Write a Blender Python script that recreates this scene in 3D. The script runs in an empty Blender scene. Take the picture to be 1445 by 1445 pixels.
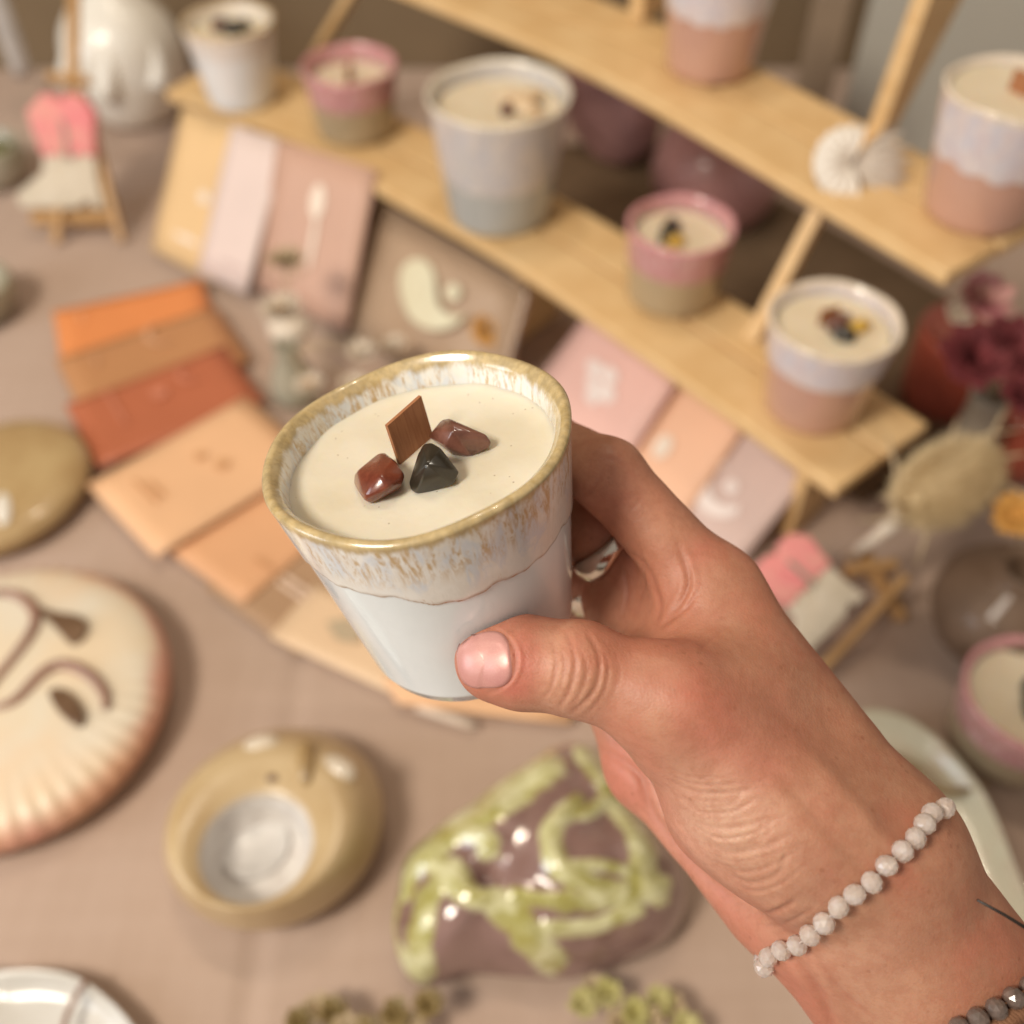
import bpy, bmesh, math, random
import numpy as np
from mathutils import Vector, Matrix, noise

random.seed(7); rng = np.random.default_rng(7)
scene = bpy.context.scene
COL = scene.collection
PI = math.pi

# ------------------------------------------------------------------ camera, world, lamps, exposure
FPX = 1449.0; HALF = 722.5
CAMZ = 0.53; TILT = math.radians(41.5)
cam_data = bpy.data.cameras.new('camera'); cam = bpy.data.objects.new('camera', cam_data); COL.objects.link(cam)
cam.location = (0, 0, CAMZ); cam.rotation_euler = (TILT, 0, 0)
cam_data.sensor_width = 36; cam_data.lens = 36 * FPX / 1445
cam_data.clip_start = 0.01; cam_data.clip_end = 50
cam_data.dof.use_dof = True; cam_data.dof.focus_distance = 0.243; cam_data.dof.aperture_fstop = 6.2
scene.camera = cam

world = bpy.data.worlds.new('World'); scene.world = world; world.use_nodes = True
wb = world.node_tree.nodes['Background']; wb.inputs[0].default_value = (1.0, 0.86, 0.72, 1); wb.inputs[1].default_value = 0.35

def area(name, loc, target, size, power, color):
    d = bpy.data.lights.new(name, 'AREA'); d.shape = 'DISK'; d.size = size; d.energy = power; d.color = color
    o = bpy.data.objects.new(name, d); COL.objects.link(o); o.location = loc
    o.rotation_euler = (Vector(target) - Vector(loc)).to_track_quat('-Z', 'Y').to_euler()
    return o
area('stall_lamp', (-0.85, -0.40, 1.45), (-0.12, 0.45, 0.0), 0.42, 22, (1.0, 0.90, 0.76))
area('ceiling_lamp', (-0.25, 1.0, 2.0), (0.0, 0.4, 0.1), 0.06, 4, (1.0, 0.86, 0.68))
area('ceiling_lamp', (0.10, 0.85, 2.0), (0.0, 0.4, 0.1), 0.06, 3, (1.0, 0.86, 0.68))
area('cool_fill', (-1.5, -0.2, 0.60), (-0.1, 0.3, 0.1), 0.8, 9, (0.84, 0.92, 1.0))  # added cool fill from the left, lifts the held cup's lower wall

scene.view_settings.view_transform = 'Standard'; scene.view_settings.look = 'None'
scene.view_settings.exposure = 0.08; scene.view_settings.gamma = 1.0
scene.render.engine = 'CYCLES'

# ------------------------------------------------------------------ geometry of the viewpoint (used to measure where things stand)
F_ = np.array([0, math.sin(TILT), -math.cos(TILT)]); U_ = np.array([0, math.cos(TILT), math.sin(TILT)]); R_ = np.array([1.0, 0, 0])
C_ = np.array([0, 0, CAMZ])
def P(px, py, z=0.0):
    d = F_ + (px - HALF) / FPX * R_ - (py - HALF) / FPX * U_
    return Vector(C_ + d * ((z - CAMZ) / d[2]))
def c2w(p):                      # (right, down, forward) -> world
    p = np.asarray(p, float)
    return C_ + p[..., 0:1] * R_ - p[..., 1:2] * U_ + p[..., 2:3] * F_
def cpt(px, py, d): return np.array([(px - HALF) / FPX * d, (py - HALF) / FPX * d, d])
def mpp(v):                      # metres per photograph pixel at a world point
    return float(np.dot(np.array(v) - C_, F_)) / FPX

# ------------------------------------------------------------------ object helpers
def tag(o, label=None, cat=None, group=None, kind=None):
    if label: o['label'] = label
    if cat: o['category'] = cat
    if group: o['group'] = group
    if kind: o['kind'] = kind
    return o
def empty(name, loc, rz=0.0):
    o = bpy.data.objects.new(name, None); COL.objects.link(o); o.location = loc; o.rotation_euler = (0, 0, rz)
    o.empty_display_size = 0.02
    return o
def link(name, me, m, parent=None, smooth=True, world_space=False):
    o = bpy.data.objects.new(name, me); COL.objects.link(o)
    if m and not me.materials: me.materials.append(m)
    if smooth:
        me.polygons.foreach_set('use_smooth', [True] * len(me.polygons)); me.update()
    if parent:
        o.parent = parent
        if world_space:
            bpy.context.view_layer.update(); o.matrix_parent_inverse = parent.matrix_world.inverted()
    return o
def mesh(verts, faces, name='mesh'):
    me = bpy.data.meshes.new(name); me.from_pydata([tuple(map(float, v)) for v in verts], [], faces); me.update(); return me
def bm_mesh(bm, name='mesh'):
    me = bpy.data.meshes.new(name); bm.normal_update(); bm.to_mesh(me); bm.free(); return me
def set_attr(me, name, vals):
    a = me.attributes.new(name, 'FLOAT', 'POINT'); a.data.foreach_set('value', np.asarray(vals, np.float32))
def loft(rings, close_start=True, close_end=True):
    n = len(rings[0]); V = [p for r in rings for p in r]; Fc = []
    for i in range(len(rings) - 1):
        for j in range(n):
            k = (j + 1) % n
            Fc.append((i * n + j, i * n + k, (i + 1) * n + k, (i + 1) * n + j))
    if close_start: Fc.append(tuple(range(n - 1, -1, -1)))
    if close_end: Fc.append(tuple((len(rings) - 1) * n + j for j in range(n)))
    return V, Fc
def revolve(prof, seg=48, fn=None):
    rings = []
    for (r, z) in prof:
        ring = []
        for j in range(seg):
            a = 2 * PI * j / seg
            rr, zz = (r, z) if fn is None else fn(r, z, a)
            ring.append((rr * math.cos(a), rr * math.sin(a), zz))
        rings.append(ring)
    V, Fc = loft(rings)
    return mesh(V, Fc)
def spline(pts, n, closed=False):
    pts = [Vector(p) for p in pts]; N = len(pts); out = []
    segs = N if closed else N - 1
    for s in range(segs):
        p0 = pts[(s - 1) % N] if (closed or s > 0) else pts[0] * 2 - pts[1]
        p1 = pts[s]; p2 = pts[(s + 1) % N]
        p3 = pts[(s + 2) % N] if (closed or s + 2 < N) else p2 * 2 - p1
        for i in range(n):
            t = i / n
            out.append(0.5 * ((2 * p1) + (p2 - p0) * t + (2 * p0 - 5 * p1 + 4 * p2 - p3) * t * t + (3 * p1 - p0 - 3 * p2 + p3) * t ** 3))
    if not closed: out.append(pts[-1])
    return out
def tube_mesh(path, radii, seg=10, flat=None):
    path = [Vector(p) for p in path]; n = len(path)
    if not hasattr(radii, '__len__'): radii = [radii] * n
    rings = []; up = Vector((0, 0, 1)); prev = None
    for i, p in enumerate(path):
        t = (path[min(i + 1, n - 1)] - path[max(i - 1, 0)]).normalized()
        if prev is None:
            a = t.cross(up)
            if a.length < 1e-4: a = t.cross(Vector((1, 0, 0)))
        else: a = prev - t * prev.dot(t)
        a.normalize(); prev = a; b = t.cross(a)
        fl = 1.0 if flat is None else flat
        rings.append([p + (a * math.cos(2 * PI * j / seg) + b * fl * math.sin(2 * PI * j / seg)) * radii[i] for j in range(seg)])
    V, Fc = loft(rings)
    return mesh(V, Fc)
def prism(top, th, bev=0.0, up=Vector((0, 0, 1))):          # outline of points, extruded by th against up
    bm = bmesh.new(); vs = [bm.verts.new(Vector(p)) for p in top]; f = bm.faces.new(vs)
    r = bmesh.ops.extrude_face_region(bm, geom=[f])
    for v in r['geom']:
        if isinstance(v, bmesh.types.BMVert): v.co -= up * th
    bmesh.ops.recalc_face_normals(bm, faces=bm.faces)
    if bev: bmesh.ops.bevel(bm, geom=list(bm.edges), offset=bev, segments=3, affect='EDGES', profile=0.6, clamp_overlap=True)
    return bm_mesh(bm)
def sheet(c, th=0.0006, n=8, bend=0.0, ripple=0.0, seed=0):  # c: four corners TL TR BR BL ; a card with thickness
    c = [Vector(p) for p in c]; nrm = (c[1] - c[0]).cross(c[3] - c[0]).normalized()
    if nrm.z < 0: nrm = -nrm
    V = []
    for lay in (0, 1):
        for i in range(n + 1):
            for j in range(n + 1):
                u, v = j / n, i / n
                p = c[0] * (1 - u) * (1 - v) + c[1] * u * (1 - v) + c[2] * u * v + c[3] * (1 - u) * v
                h = bend * (4 * (u - .5) ** 2) + ripple * noise.noise(Vector((u * 2.1 + seed, v * 2.3, seed)))
                V.append(p + nrm * (h - lay * th))
    m = (n + 1) ** 2; Fc = []
    for i in range(n):
        for j in range(n):
            a = i * (n + 1) + j
            Fc.append((a, a + 1, a + n + 2, a + n + 1)); Fc.append((m + a, m + a + n + 1, m + a + n + 2, m + a + 1))
    for i in range(n):
        Fc += [(i, m + i, m + i + 1, i + 1), (n * (n + 1) + i, n * (n + 1) + i + 1, m + n * (n + 1) + i + 1, m + n * (n + 1) + i)]
        a = i * (n + 1); Fc.append((a, a + n + 1, m + a + n + 1, m + a)); a += n; Fc.append((a, m + a, m + a + n + 1, a + n + 1))
    return mesh(V, Fc)
def blob(c, r, sub=3, amp=0.0, freq=1.0, rot=None, seed=0.0):
    bm = bmesh.new(); bmesh.ops.create_icosphere(bm, subdivisions=sub, radius=1)
    for v in bm.verts:
        d = 1 + amp * noise.noise(v.co * freq + Vector((seed, seed, seed)))
        p = Vector((v.co.x * r[0], v.co.y * r[1], v.co.z * r[2])) * d
        if rot: p = rot @ p
        v.co = Vector(c) + p
    return bm_mesh(bm)
def hull(points, bev=0.0008, seg=3):
    bm = bmesh.new(); vs = [bm.verts.new(Vector(p)) for p in points]
    r = bmesh.ops.convex_hull(bm, input=vs)
    bmesh.ops.delete(bm, geom=[g for g in r['geom_unused'] + r['geom_interior'] if isinstance(g, bmesh.types.BMVert)], context='VERTS')
    bmesh.ops.dissolve_limit(bm, angle_limit=0.12, verts=bm.verts, edges=bm.edges)
    bmesh.ops.bevel(bm, geom=list(bm.edges), offset=bev, segments=seg, affect='EDGES', profile=0.5, clamp_overlap=True)
    bmesh.ops.recalc_face_normals(bm, faces=bm.faces)
    return bm_mesh(bm)

# ------------------------------------------------------------------ material helpers
class NT:
    def __init__(s, name):
        s.m = bpy.data.materials.new(name); s.m.use_nodes = True; s.t = s.m.node_tree; s.b = s.t.nodes['Principled BSDF']
        s.tc = s.t.nodes.new('ShaderNodeTexCoord')
    def n(s, typ, **kw):
        nd = s.t.nodes.new('ShaderNode' + typ)
        for k, v in kw.items(): setattr(nd, k, v)
        return nd
    def l(s, a, b): s.t.links.new(a, b)
    def setin(s, sock, v):
        if isinstance(v, bpy.types.NodeSocket): s.l(v, sock)
        elif v is not None: sock.default_value = v
    def mapping(s, scale, obj=True):
        mp = s.n('Mapping'); s.l(s.tc.outputs['Object'], mp.inputs[0]); mp.inputs['Scale'].default_value = scale; return mp.outputs[0]
    def noise(s, scale, detail=4, rough=.55, vec=None, dist=0.0):
        nd = s.n('TexNoise'); nd.inputs['Scale'].default_value = scale; nd.inputs['Detail'].default_value = detail
        nd.inputs['Roughness'].default_value = rough; nd.inputs['Distortion'].default_value = dist
        s.l(vec if vec is not None else s.tc.outputs['Object'], nd.inputs['Vector']); return nd.outputs['Fac']
    def vor(s, scale, vec=None, feature='F1'):
        nd = s.n('TexVoronoi'); nd.feature = feature; nd.inputs['Scale'].default_value = scale
        s.l(vec if vec is not None else s.tc.outputs['Object'], nd.inputs['Vector']); return nd.outputs['Distance']
    def attr(s, name):
        nd = s.n('Attribute'); nd.attribute_name = name; return nd.outputs['Fac']
    def math(s, op, a, b=None, clamp=False):
        nd = s.n('Math', operation=op); nd.use_clamp = clamp; s.setin(nd.inputs[0], a)
        if b is not None: s.setin(nd.inputs[1], b)
        return nd.outputs[0]
    def step(s, x, a, b):        # smoothstep a..b -> 0..1
        nd = s.n('MapRange'); nd.interpolation_type = 'SMOOTHSTEP'; s.setin(nd.inputs[0], x)
        nd.inputs[1].default_value = a; nd.inputs[2].default_value = b; return nd.outputs[0]
    def mix(s, f, a, b):
        nd = s.n('Mix', data_type='RGBA'); s.setin(nd.inputs[0], f)
        s.setin(nd.inputs[6], a if isinstance(a, bpy.types.NodeSocket) else (*a, 1)); s.setin(nd.inputs[7], b if isinstance(b, bpy.types.NodeSocket) else (*b, 1))
        return nd.outputs[2]
    def bump(s, h, strength=.3, dist=.001, prev=None):
        nd = s.n('Bump'); nd.inputs['Strength'].default_value = strength; nd.inputs['Distance'].default_value = dist
        s.l(h, nd.inputs['Height'])
        if prev is not None: s.l(prev, nd.inputs['Normal'])
        return nd.outputs[0]
    def out(s, color=None, rough=None, normal=None, **kw):
        if color is not None: s.setin(s.b.inputs['Base Color'], color if isinstance(color, bpy.types.NodeSocket) else (*color, 1))
        if rough is not None: s.setin(s.b.inputs['Roughness'], rough)
        if normal is not None: s.l(normal, s.b.inputs['Normal'])
        for k, v in kw.items(): s.setin(s.b.inputs[k], v)
        return s.m
def simple(name, c1, c2=None, scale=60, rough=.5, bump=.15, bscale=400, coat=0.0, sss=0.0, stretch=None, **kw):
    s = NT(name); c2 = c2 or tuple(x * .82 for x in c1)
    vec = s.mapping(stretch) if stretch else None
    f = s.step(s.noise(scale, 5, .6, vec), .3, .7)
    nb = s.bump(s.noise(bscale, 3, .6, vec), bump, .0006)
    if sss: kw.update({'Subsurface Weight': sss, 'Subsurface Radius': (.004, .002, .001), 'Subsurface Scale': 1.0})
    if coat: kw.update({'Coat Weight': coat, 'Coat Roughness': .08})
    return s.out(s.mix(f, c1, c2), rough, nb, **kw)

M_wood = simple('pale_pine_wood', (.76, .53, .27), (.68, .44, .20), 30, .5, .2, 60, stretch=(1, 1, 6))
M_wood2 = simple('pine_wood_underside', (.58, .40, .21), (.48, .32, .16), 25, .55, .2, 60)
M_panel = simple('brown_back_board', (.17, .105, .055), (.13, .08, .04), 12, .8, .2, 80)
M_easel = simple('honey_wood', (.56, .34, .15), (.47, .27, .11), 40, .5, .2, 80)
M_whiteg = simple('cream_white_glaze', (.84, .81, .74), (.80, .75, .66), 25, .35, .1, 60, coat=.3)
M_wax = None

# ------------------------------------------------------------------ the setting
def build_setting():
    s = NT('beige_linen_cloth')
    w1 = s.n('TexWave', wave_type='BANDS', bands_direction='X'); w1.inputs['Scale'].default_value = 420; w1.inputs['Distortion'].default_value = 1.2
    w2 = s.n('TexWave', wave_type='BANDS', bands_direction='Y'); w2.inputs['Scale'].default_value = 420; w2.inputs['Distortion'].default_value = 1.2
    for w in (w1, w2): s.l(s.tc.outputs['Object'], w.inputs[0])
    h = s.math('ADD', w1.outputs['Fac'], w2.outputs['Fac'])
    streak = s.noise(9, 6, .65, s.mapping((1, 12, 1))); streak2 = s.noise(9, 6, .65, s.mapping((12, 1, 1)))
    f = s.math('ADD', s.math('MULTIPLY', streak, .5), s.math('MULTIPLY', streak2, .5))
    col = s.mix(s.step(f, .4, .6), (.475, .350, .278), (.455, .332, .260))
    m_cloth = s.out(col, .9, s.bump(h, .1, .0002), **{'Sheen Weight': .15})
    n = 340; V = []; Fc = []
    for i in range(n + 1):
        for j in range(n + 1):
            x = -.85 + 1.7 * j / n; y = -0.35 + 1.488 * i / n
            z = .0012 * noise.noise(Vector((x * 5, y * 6, 0))) - .0036
            z -= .0022 * math.exp(-((x + .128 + .01 * (y - .1)) / .005) ** 2) * (1 if y < .42 else 0)
            z += .0016 * noise.noise(Vector((x * 9 + y * 4, y * 3 - x * 2, 7))) * .9
            z -= .0018 * math.exp(-((y - .318) / .007) ** 2) * math.exp(-((x + .05) / .12) ** 2)
            V.append((x, y, z))
    for i in range(n):
        for j in range(n):
            a = i * (n + 1) + j; Fc.append((a, a + 1, a + n + 2, a + n + 1))
    # cloth hanging down at the front and sides
    me = mesh(V, Fc)
    bm = bmesh.new(); bm.from_mesh(me)
    r = bmesh.ops.extrude_edge_only(bm, edges=[e for e in bm.edges if e.is_boundary])
    for v in r['geom']:
        if isinstance(v, bmesh.types.BMVert): v.co.z -= .5
    bm.to_mesh(me); bm.free()
    o = link('tablecloth', me, m_cloth); tag(o, 'beige linen tablecloth spread flat under all the ceramics and cards', 'tablecloth')
    m_floor = simple('dark_floor', (.12, .08, .05), None, 4, .8)
    tag(link('floor', mesh([(-4, -3, -.75), (4, -3, -.75), (4, 4, -.75), (-4, 4, -.75)], [(0, 1, 2, 3)]), m_floor), kind='structure')
    m_wall = simple('brown_wall', (.24, .17, .10), (.20, .14, .08), 5, .9)
    tag(link('wall', prism([(-4, 1.14, 2.6), (4, 1.14, 2.6), (4, 1.2, 2.6), (-4, 1.2, 2.6)], 3.35), m_wall, smooth=False), kind='structure')
    m_pale = simple('pale_grey_board', (.47, .455, .40), (.44, .42, .37), 6, .7)
    a, b = Vector((.305, .905, 0)), Vector((.80, .70, 0)); k = Vector((0.01, .03, 0))
    tag(link('display_board', prism([a + Vector((0, 0, .7)), b + Vector((0, 0, .7)), b + k + Vector((0, 0, .7)), a + k + Vector((0, 0, .7))], .7, .002), m_pale, smooth=False),
        'pale grey upright board behind the right end of the wooden shelf', 'board')
    tag(link('upright_post', prism([(.262, .925, .7), (.292, .912, .7), (.300, .935, .7), (.270, .948, .7)], .7, .002), simple('taupe_post', (.34, .25, .17), None, 20, .7), smooth=False),
        'taupe upright post at the left edge of the pale grey board', 'post')
build_setting()

# ------------------------------------------------------------------ the wooden shelf display
ZL, ZU = .100, .200
def offset_line(pts, d):
    out = []
    for i, p in enumerate(pts):
        t = (pts[min(i + 1, len(pts) - 1)] - pts[max(i - 1, 0)]).normalized()
        out.append(p + Vector((-t.y, t.x, 0)) * d)        # to the back (left of travel, which runs to the right)
    return out
def plank(name, pts, d0, d1, z, th, parent, m=M_wood):
    a = offset_line(pts, d0); b = offset_line(pts, d1)
    top = [Vector((p.x, p.y, z)) for p in a] + [Vector((p.x, p.y, z)) for p in reversed(b)]
    return link(name, prism(top, th, .0022), m, parent, smooth=False)
lower_front = spline([P(x, y, ZL) for x, y in ((232, 128), (400, 190), (535, 264), (700, 356), (830, 442), (1000, 560), (1182, 690))], 4)
upper_front = spline([P(x, y, ZU) for x, y in ((430, -70), (610, 0), (760, 62), (900, 130), (1120, 258), (1338, 386))], 4)
shelf = empty('shelf_display', (0, 0, 0)); tag(shelf, 'pale wooden two tier display shelf holding the row of candle cups', 'shelf')
plank('shelf_plank', lower_front, 0, .043, ZL, .009, shelf); plank('shelf_plank', lower_front, .0470, .087, ZL - .001, .009, shelf)
plank('shelf_plank', upper_front, 0, .045, ZU, .009, shelf); plank('shelf_plank', upper_front, .0490, .092, ZU - .001, .009, shelf)
def upright(base, height, dirn, depth, th, name='divider'):
    d = dirn.normalized(); s = Vector((-d.y, d.x, 0)) * th
    top = [base, base + s, base + s + d * depth, base + d * depth]
    top = [p + Vector((0, 0, height)) for p in top]
    return link(name, prism(top, height, .0015), M_wood, shelf, smooth=False)
back = Vector((.66, .75, 0))
def post(a, b, w=.009, t=.012, name='divider'):
    d_ = back.normalized() * t; s_ = Vector((-back.y, back.x, 0)).normalized() * w
    V_ = [a, a + s_, a + s_ + d_, a + d_] + [b, b + s_, b + s_ + d_, b + d_]
    return link(name, mesh(V_, [(0, 1, 2, 3), (7, 6, 5, 4), (0, 4, 5, 1), (1, 5, 6, 2), (2, 6, 7, 3), (3, 7, 4, 0)]), M_wood, shelf, smooth=False)
post(P(1066, 484, ZL), P(1166, 286, ZU - .0092) + back * .004)
b = P(1240, 200, ZU); d_ = back.normalized(); s_ = Vector((-d_.y, d_.x, 0)) * .010
V_ = [b, b + s_, b + s_ + d_ * .022, b + d_ * .022]; W_ = [p + Vector((.018, -.006, .30)) for p in V_[:2]] + [p + d_ * .15 + Vector((.018, -.006, .30)) for p in V_[2:]]
link('divider', mesh(V_ + W_, [(0, 1, 2, 3), (7, 6, 5, 4), (0, 4, 5, 1), (1, 5, 6, 2), (2, 6, 7, 3), (3, 7, 4, 0)]), M_wood, shelf, smooth=False)
post(P(446, 78, ZL), P(512, -42, ZU - .0092) + back * .006)
b = P(905, 32, ZU); upright(b, .30, back, .05, .012)
# end boards that carry the lower tier and the upper tier
def pt_on(line, t): 
    i = min(int(t * (len(line) - 1)), len(line) - 2); f = t * (len(line) - 1) - i; return line[i].lerp(line[i + 1], f)
for t in (.04, .5, .95):
    q = pt_on(lower_front, t); upright(Vector((q.x, q.y, 0)) + back * .03, ZL - .0095, back, .045, .009, 'support_board')
ra, rb = offset_line(lower_front, .094), offset_line(upper_front, .25)  # dark sheet added behind the lower tier, its colour stands for shade
tag(link('shade_sheet', prism([Vector((p.x, p.y, .003)) for p in ra[:-1]] + [Vector((p.x, p.y, .003)) for p in reversed(rb[6:])], .003), simple('shade_brown', (.155, .098, .055), (.12, .075, .04), 20, .95, .3, 300), smooth=False),
    'dark brown sheet added for the shade behind the lower tier of the wooden shelf', 'shade sheet')
# ------------------------------------------------------------------ cups
def wax_mat(name, c1=(.80, .68, .48), c2=(.76, .62, .42)):
    s = NT(name)
    f = s.step(s.noise(45, 4), .35, .7)
    col = s.mix(f, c1, c2)
    v = s.vor(420); spk = s.math('MULTIPLY', s.math('LESS_THAN', v, .10), s.math('GREATER_THAN', s.noise(130, 2), .52))
    col = s.mix(s.math('MULTIPLY', spk, .65), col, (.22, .13, .06))
    v2 = s.vor(1100); spk2 = s.math('MULTIPLY', s.math('LESS_THAN', v2, .12), s.math('GREATER_THAN', s.noise(300, 2), .64))
    col = s.mix(s.math('MULTIPLY', spk2, .4), col, (.3, .2, .1))
    b1 = s.bump(s.noise(60, 3), .35, .0012); b2 = s.bump(s.noise(700, 3), .12, .0003, b1)
    return s.out(col, .42, b2, **{'Subsurface Weight': .45, 'Subsurface Radius': (.006, .004, .002), 'Subsurface Scale': 1.0, 'Coat Weight': .12, 'Coat Roughness': .3})
M_wax = wax_mat('cream_wax', (.76, .66, .49), (.72, .61, .44))
M_darkstone = simple('dark_stone', (.020, .017, .012), (.04, .032, .022), 120, .28, .05, coat=.2)
M_redstone = simple('red_jasper', (.22, .055, .028), (.12, .026, .014), 190, .26, .15, coat=.45)
M_brownstone = simple('brown_agate', (.10, .036, .024), (.20, .085, .06), 160, .26, .15, coat=.45)
M_petal = simple('dried_petal', (.74, .60, .42), (.62, .40, .2), 200, .7)
M_wick = simple('wooden_wick', (.42, .18, .075), (.33, .125, .05), 180, .6, .3, 900, stretch=(9, 9, .6))

def cup_mat(name, body, g1, g2, rim, edge=(.45, .28, .14), streak=(.50, .33, .15), streak_amt=.7, rimw=.0035, blue=None):
    s = NT(name)
    gz = s.attr('gz'); hr = s.attr('hr')
    gj = s.math('ADD', gz, s.math('MULTIPLY', s.math('SUBTRACT', s.noise(900, 3), .5), .0009))
    vv = s.mapping((1, 1, .22)); vv2 = s.mapping((1, 1, .45))
    st = s.noise(560, 8, .75, vv, 1.2); cell = s.math('ADD', s.noise(330, 8, .78, s.mapping((1, 1, .16)), 1.3), s.math('MULTIPLY', s.math('SUBTRACT', s.noise(38, 3), .5), .35))
    c = s.mix(s.step(s.noise(95, 3), .38, .62), g1, g2)
    if blue: c = s.mix(s.math('MULTIPLY', s.step(s.noise(140, 4, .6, vv2, 1.2), .45, .62), s.math('MULTIPLY', s.step(gz, .001, .008), .8)), c, blue)
    fine = s.step(st, .47, .60)
    c = s.mix(s.math('MULTIPLY', fine, .35), c, (.86, .84, .80))
    band = s.math('MULTIPLY', s.step(hr, .018, .008), s.step(cell, .455, .57))
    c = s.mix(s.math('MULTIPLY', s.math('MULTIPLY', band, s.step(st, .42, .56)), streak_amt), c, streak)
    # speckle just above the running edge
    ed = s.math('MULTIPLY', s.step(gj, .0045, .0), s.math('MULTIPLY', s.step(st, .54, .66), s.step(s.noise(60, 2), .42, .58)))
    c = s.mix(s.math('MULTIPLY', ed, streak_amt * .8), c, edge)
    hrj = s.math('ADD', hr, s.math('MULTIPLY', s.math('SUBTRACT', s.noise(330, 5, .7, vv), .5), .006))
    rc = s.mix(s.step(s.noise(380, 5, .7, s.mapping((1, 1, .3))), .34, .66), rim, tuple(min(1, x * 1.40 + .03) for x in rim))
    c = s.mix(s.math('MULTIPLY', s.step(hrj, rimw * 1.35, rimw * .55), .92), c, rc)
    low = s.mix(s.step(s.noise(40, 4), .3, .7), body, tuple(x * .95 for x in body))
    inside = s.math('GREATER_THAN', gj, 0.0)
    c = s.mix(inside, low, c)
    line = s.step(s.math('ABSOLUTE', s.math('SUBTRACT', gj, .0001)), .00045, .0001)
    c = s.mix(s.math('MULTIPLY', s.math('MULTIPLY', line, s.step(s.noise(120, 3), .36, .55)), .75 * streak_amt / .7), c, edge)
    nb = s.bump(s.noise(260, 4, .6, vv2), .10, .0006)
    return s.out(c, .20, nb, **{'Coat Weight': .7, 'Coat Roughness': .06, 'Coat IOR': 1.5, 'Subsurface Weight': .06, 'Subsurface Radius': (.003, .003, .003), 'Subsurface Scale': 1.0})

def cup_body(R, Rb, h, wall, edge_fn, seg, m, parent, lip=.00045, wax_t=.010):
    outer = []; N = 90 if seg > 200 else 36
    prof = [(0, 0, 0), (Rb * .80, .0, 0), (Rb * .86, .0, 0), (Rb * .93, .0006, 0), (Rb * .985, .0022, 0), (Rb + .0002, .0045, 0)]
    for i in range(1, N + 1):
        t = i / N; z = .0045 + (h - .0045 - wall * .5) * t
        r = Rb + (R - Rb) * ((z / h) ** 1.0)
        prof.append((r, z, 1))
    nr = 8
    for i in range(1, nr):
        a = PI * i / nr; prof.append((R - wall * .5 + wall * .5 * math.cos(a), h - wall * .5 + wall * .5 * math.sin(a), 1))
    zin = h - wall * .5
    for i in range(0, 16):
        z = zin - i / 15 * (wax_t + .004); prof.append((R - wall - (R - Rb) * (h - z) / h * .9 - .0004 * (1 - math.exp(-i)), z, 2))
    prof.append((0, zin - wax_t - .004, 2))
    rings = []; gz = []; hr = []
    for (r, z, k) in prof:
        ring = []
        for j in range(seg):
            a = 2 * PI * j / seg; e = edge_fn(a)
            g = z - e if k < 2 else .02
            wob = 1 + .004 * math.sin(2 * a + 1.1) + .0025 * math.sin(3 * a + .4) + .0018 * math.sin(7 * a + z * 90)
            rr = r * wob + (lip * min(1, max(0, g / .0006)) * (1.0 if k == 1 else 0) if z < h - .004 else (lip if k == 1 else 0))
            zz = z + (.0005 * math.sin(5 * a + .5) + .0004 * math.sin(2 * a)) * (z / h) ** 4
            ring.append((rr * math.cos(a), rr * math.sin(a), zz)); gz.append(g); hr.append(h - z)
        rings.append(ring)
    V, Fc = loft(rings); me = mesh(V, Fc); set_attr(me, 'gz', gz); set_attr(me, 'hr', hr)
    return link('cup_body', me, m, parent)
def wax_disc(R, z, parent, m=M_wax, seg=64, dim=.0):
    rings = []
    for i in range(13):
        r = R * (i / 12) if i else R * .001
        ring = []
        for j in range(seg):
            a = 2 * PI * j / seg; x, y = r * math.cos(a), r * math.sin(a)
            zz = z + .0005 * noise.noise(Vector((x * 90, y * 90, 3))) + (.0004 if i > 11 else 0) - dim * math.exp(-(r / (R * .5)) ** 2)
            ring.append((x, y, zz))
        rings.append(ring)
    V, Fc = loft(rings[::-1], False, True); return link('wax', mesh(V, Fc), m, parent)

def candle(name, px, py, z, R, Rb, h, m, label, group, wall=.003, edge=None, rz=0, wax_t=.012, deco='wick', seg=96, cat='candle', wm=None):
    root = empty(name, P(px, py, z), rz); tag(root, label, cat, group)
    cup_body(R, Rb, h, wall, edge, seg, m, root, .0004, wax_t)
    wz = h - wax_t; wax_disc(R - wall - .0008 - (R - Rb) * wax_t / h * .9, wz, root, wm or M_wax)
    for d in deco:
        k, dx, dy, s, a = d
        if k == 'wick':
            c = Vector((dx, dy, wz)); u = Vector((math.cos(a), math.sin(a), 0)) * s * .5; n = Vector((-math.sin(a), math.cos(a), 0)) * .0005
            pts = [c - u - n, c + u - n, c + u + n, c - u + n]
            link('wick', prism([p + Vector((0, 0, s * .9)) for p in pts], s * .9 + .002), M_wick, root, smooth=False)
        else:
            mm = {'dark': M_darkstone, 'red': M_redstone, 'brown': M_brownstone, 'petal': M_petal, 'gold': M_gold}[k]
            rot = Matrix.Rotation(a, 3, 'Z')
            link('petal' if k in ('petal', 'gold') else 'stone', blob((dx, dy, wz + s * .25), (s * .6, s * .4, s * (.2 if k == 'petal' else .38)), 2, .35, 1.6, rot, seed=dx * 900), mm, root)
    return root
M_gold = simple('gold_dried_flower', (.62, .40, .07), (.5, .28, .04), 200, .6)

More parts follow.
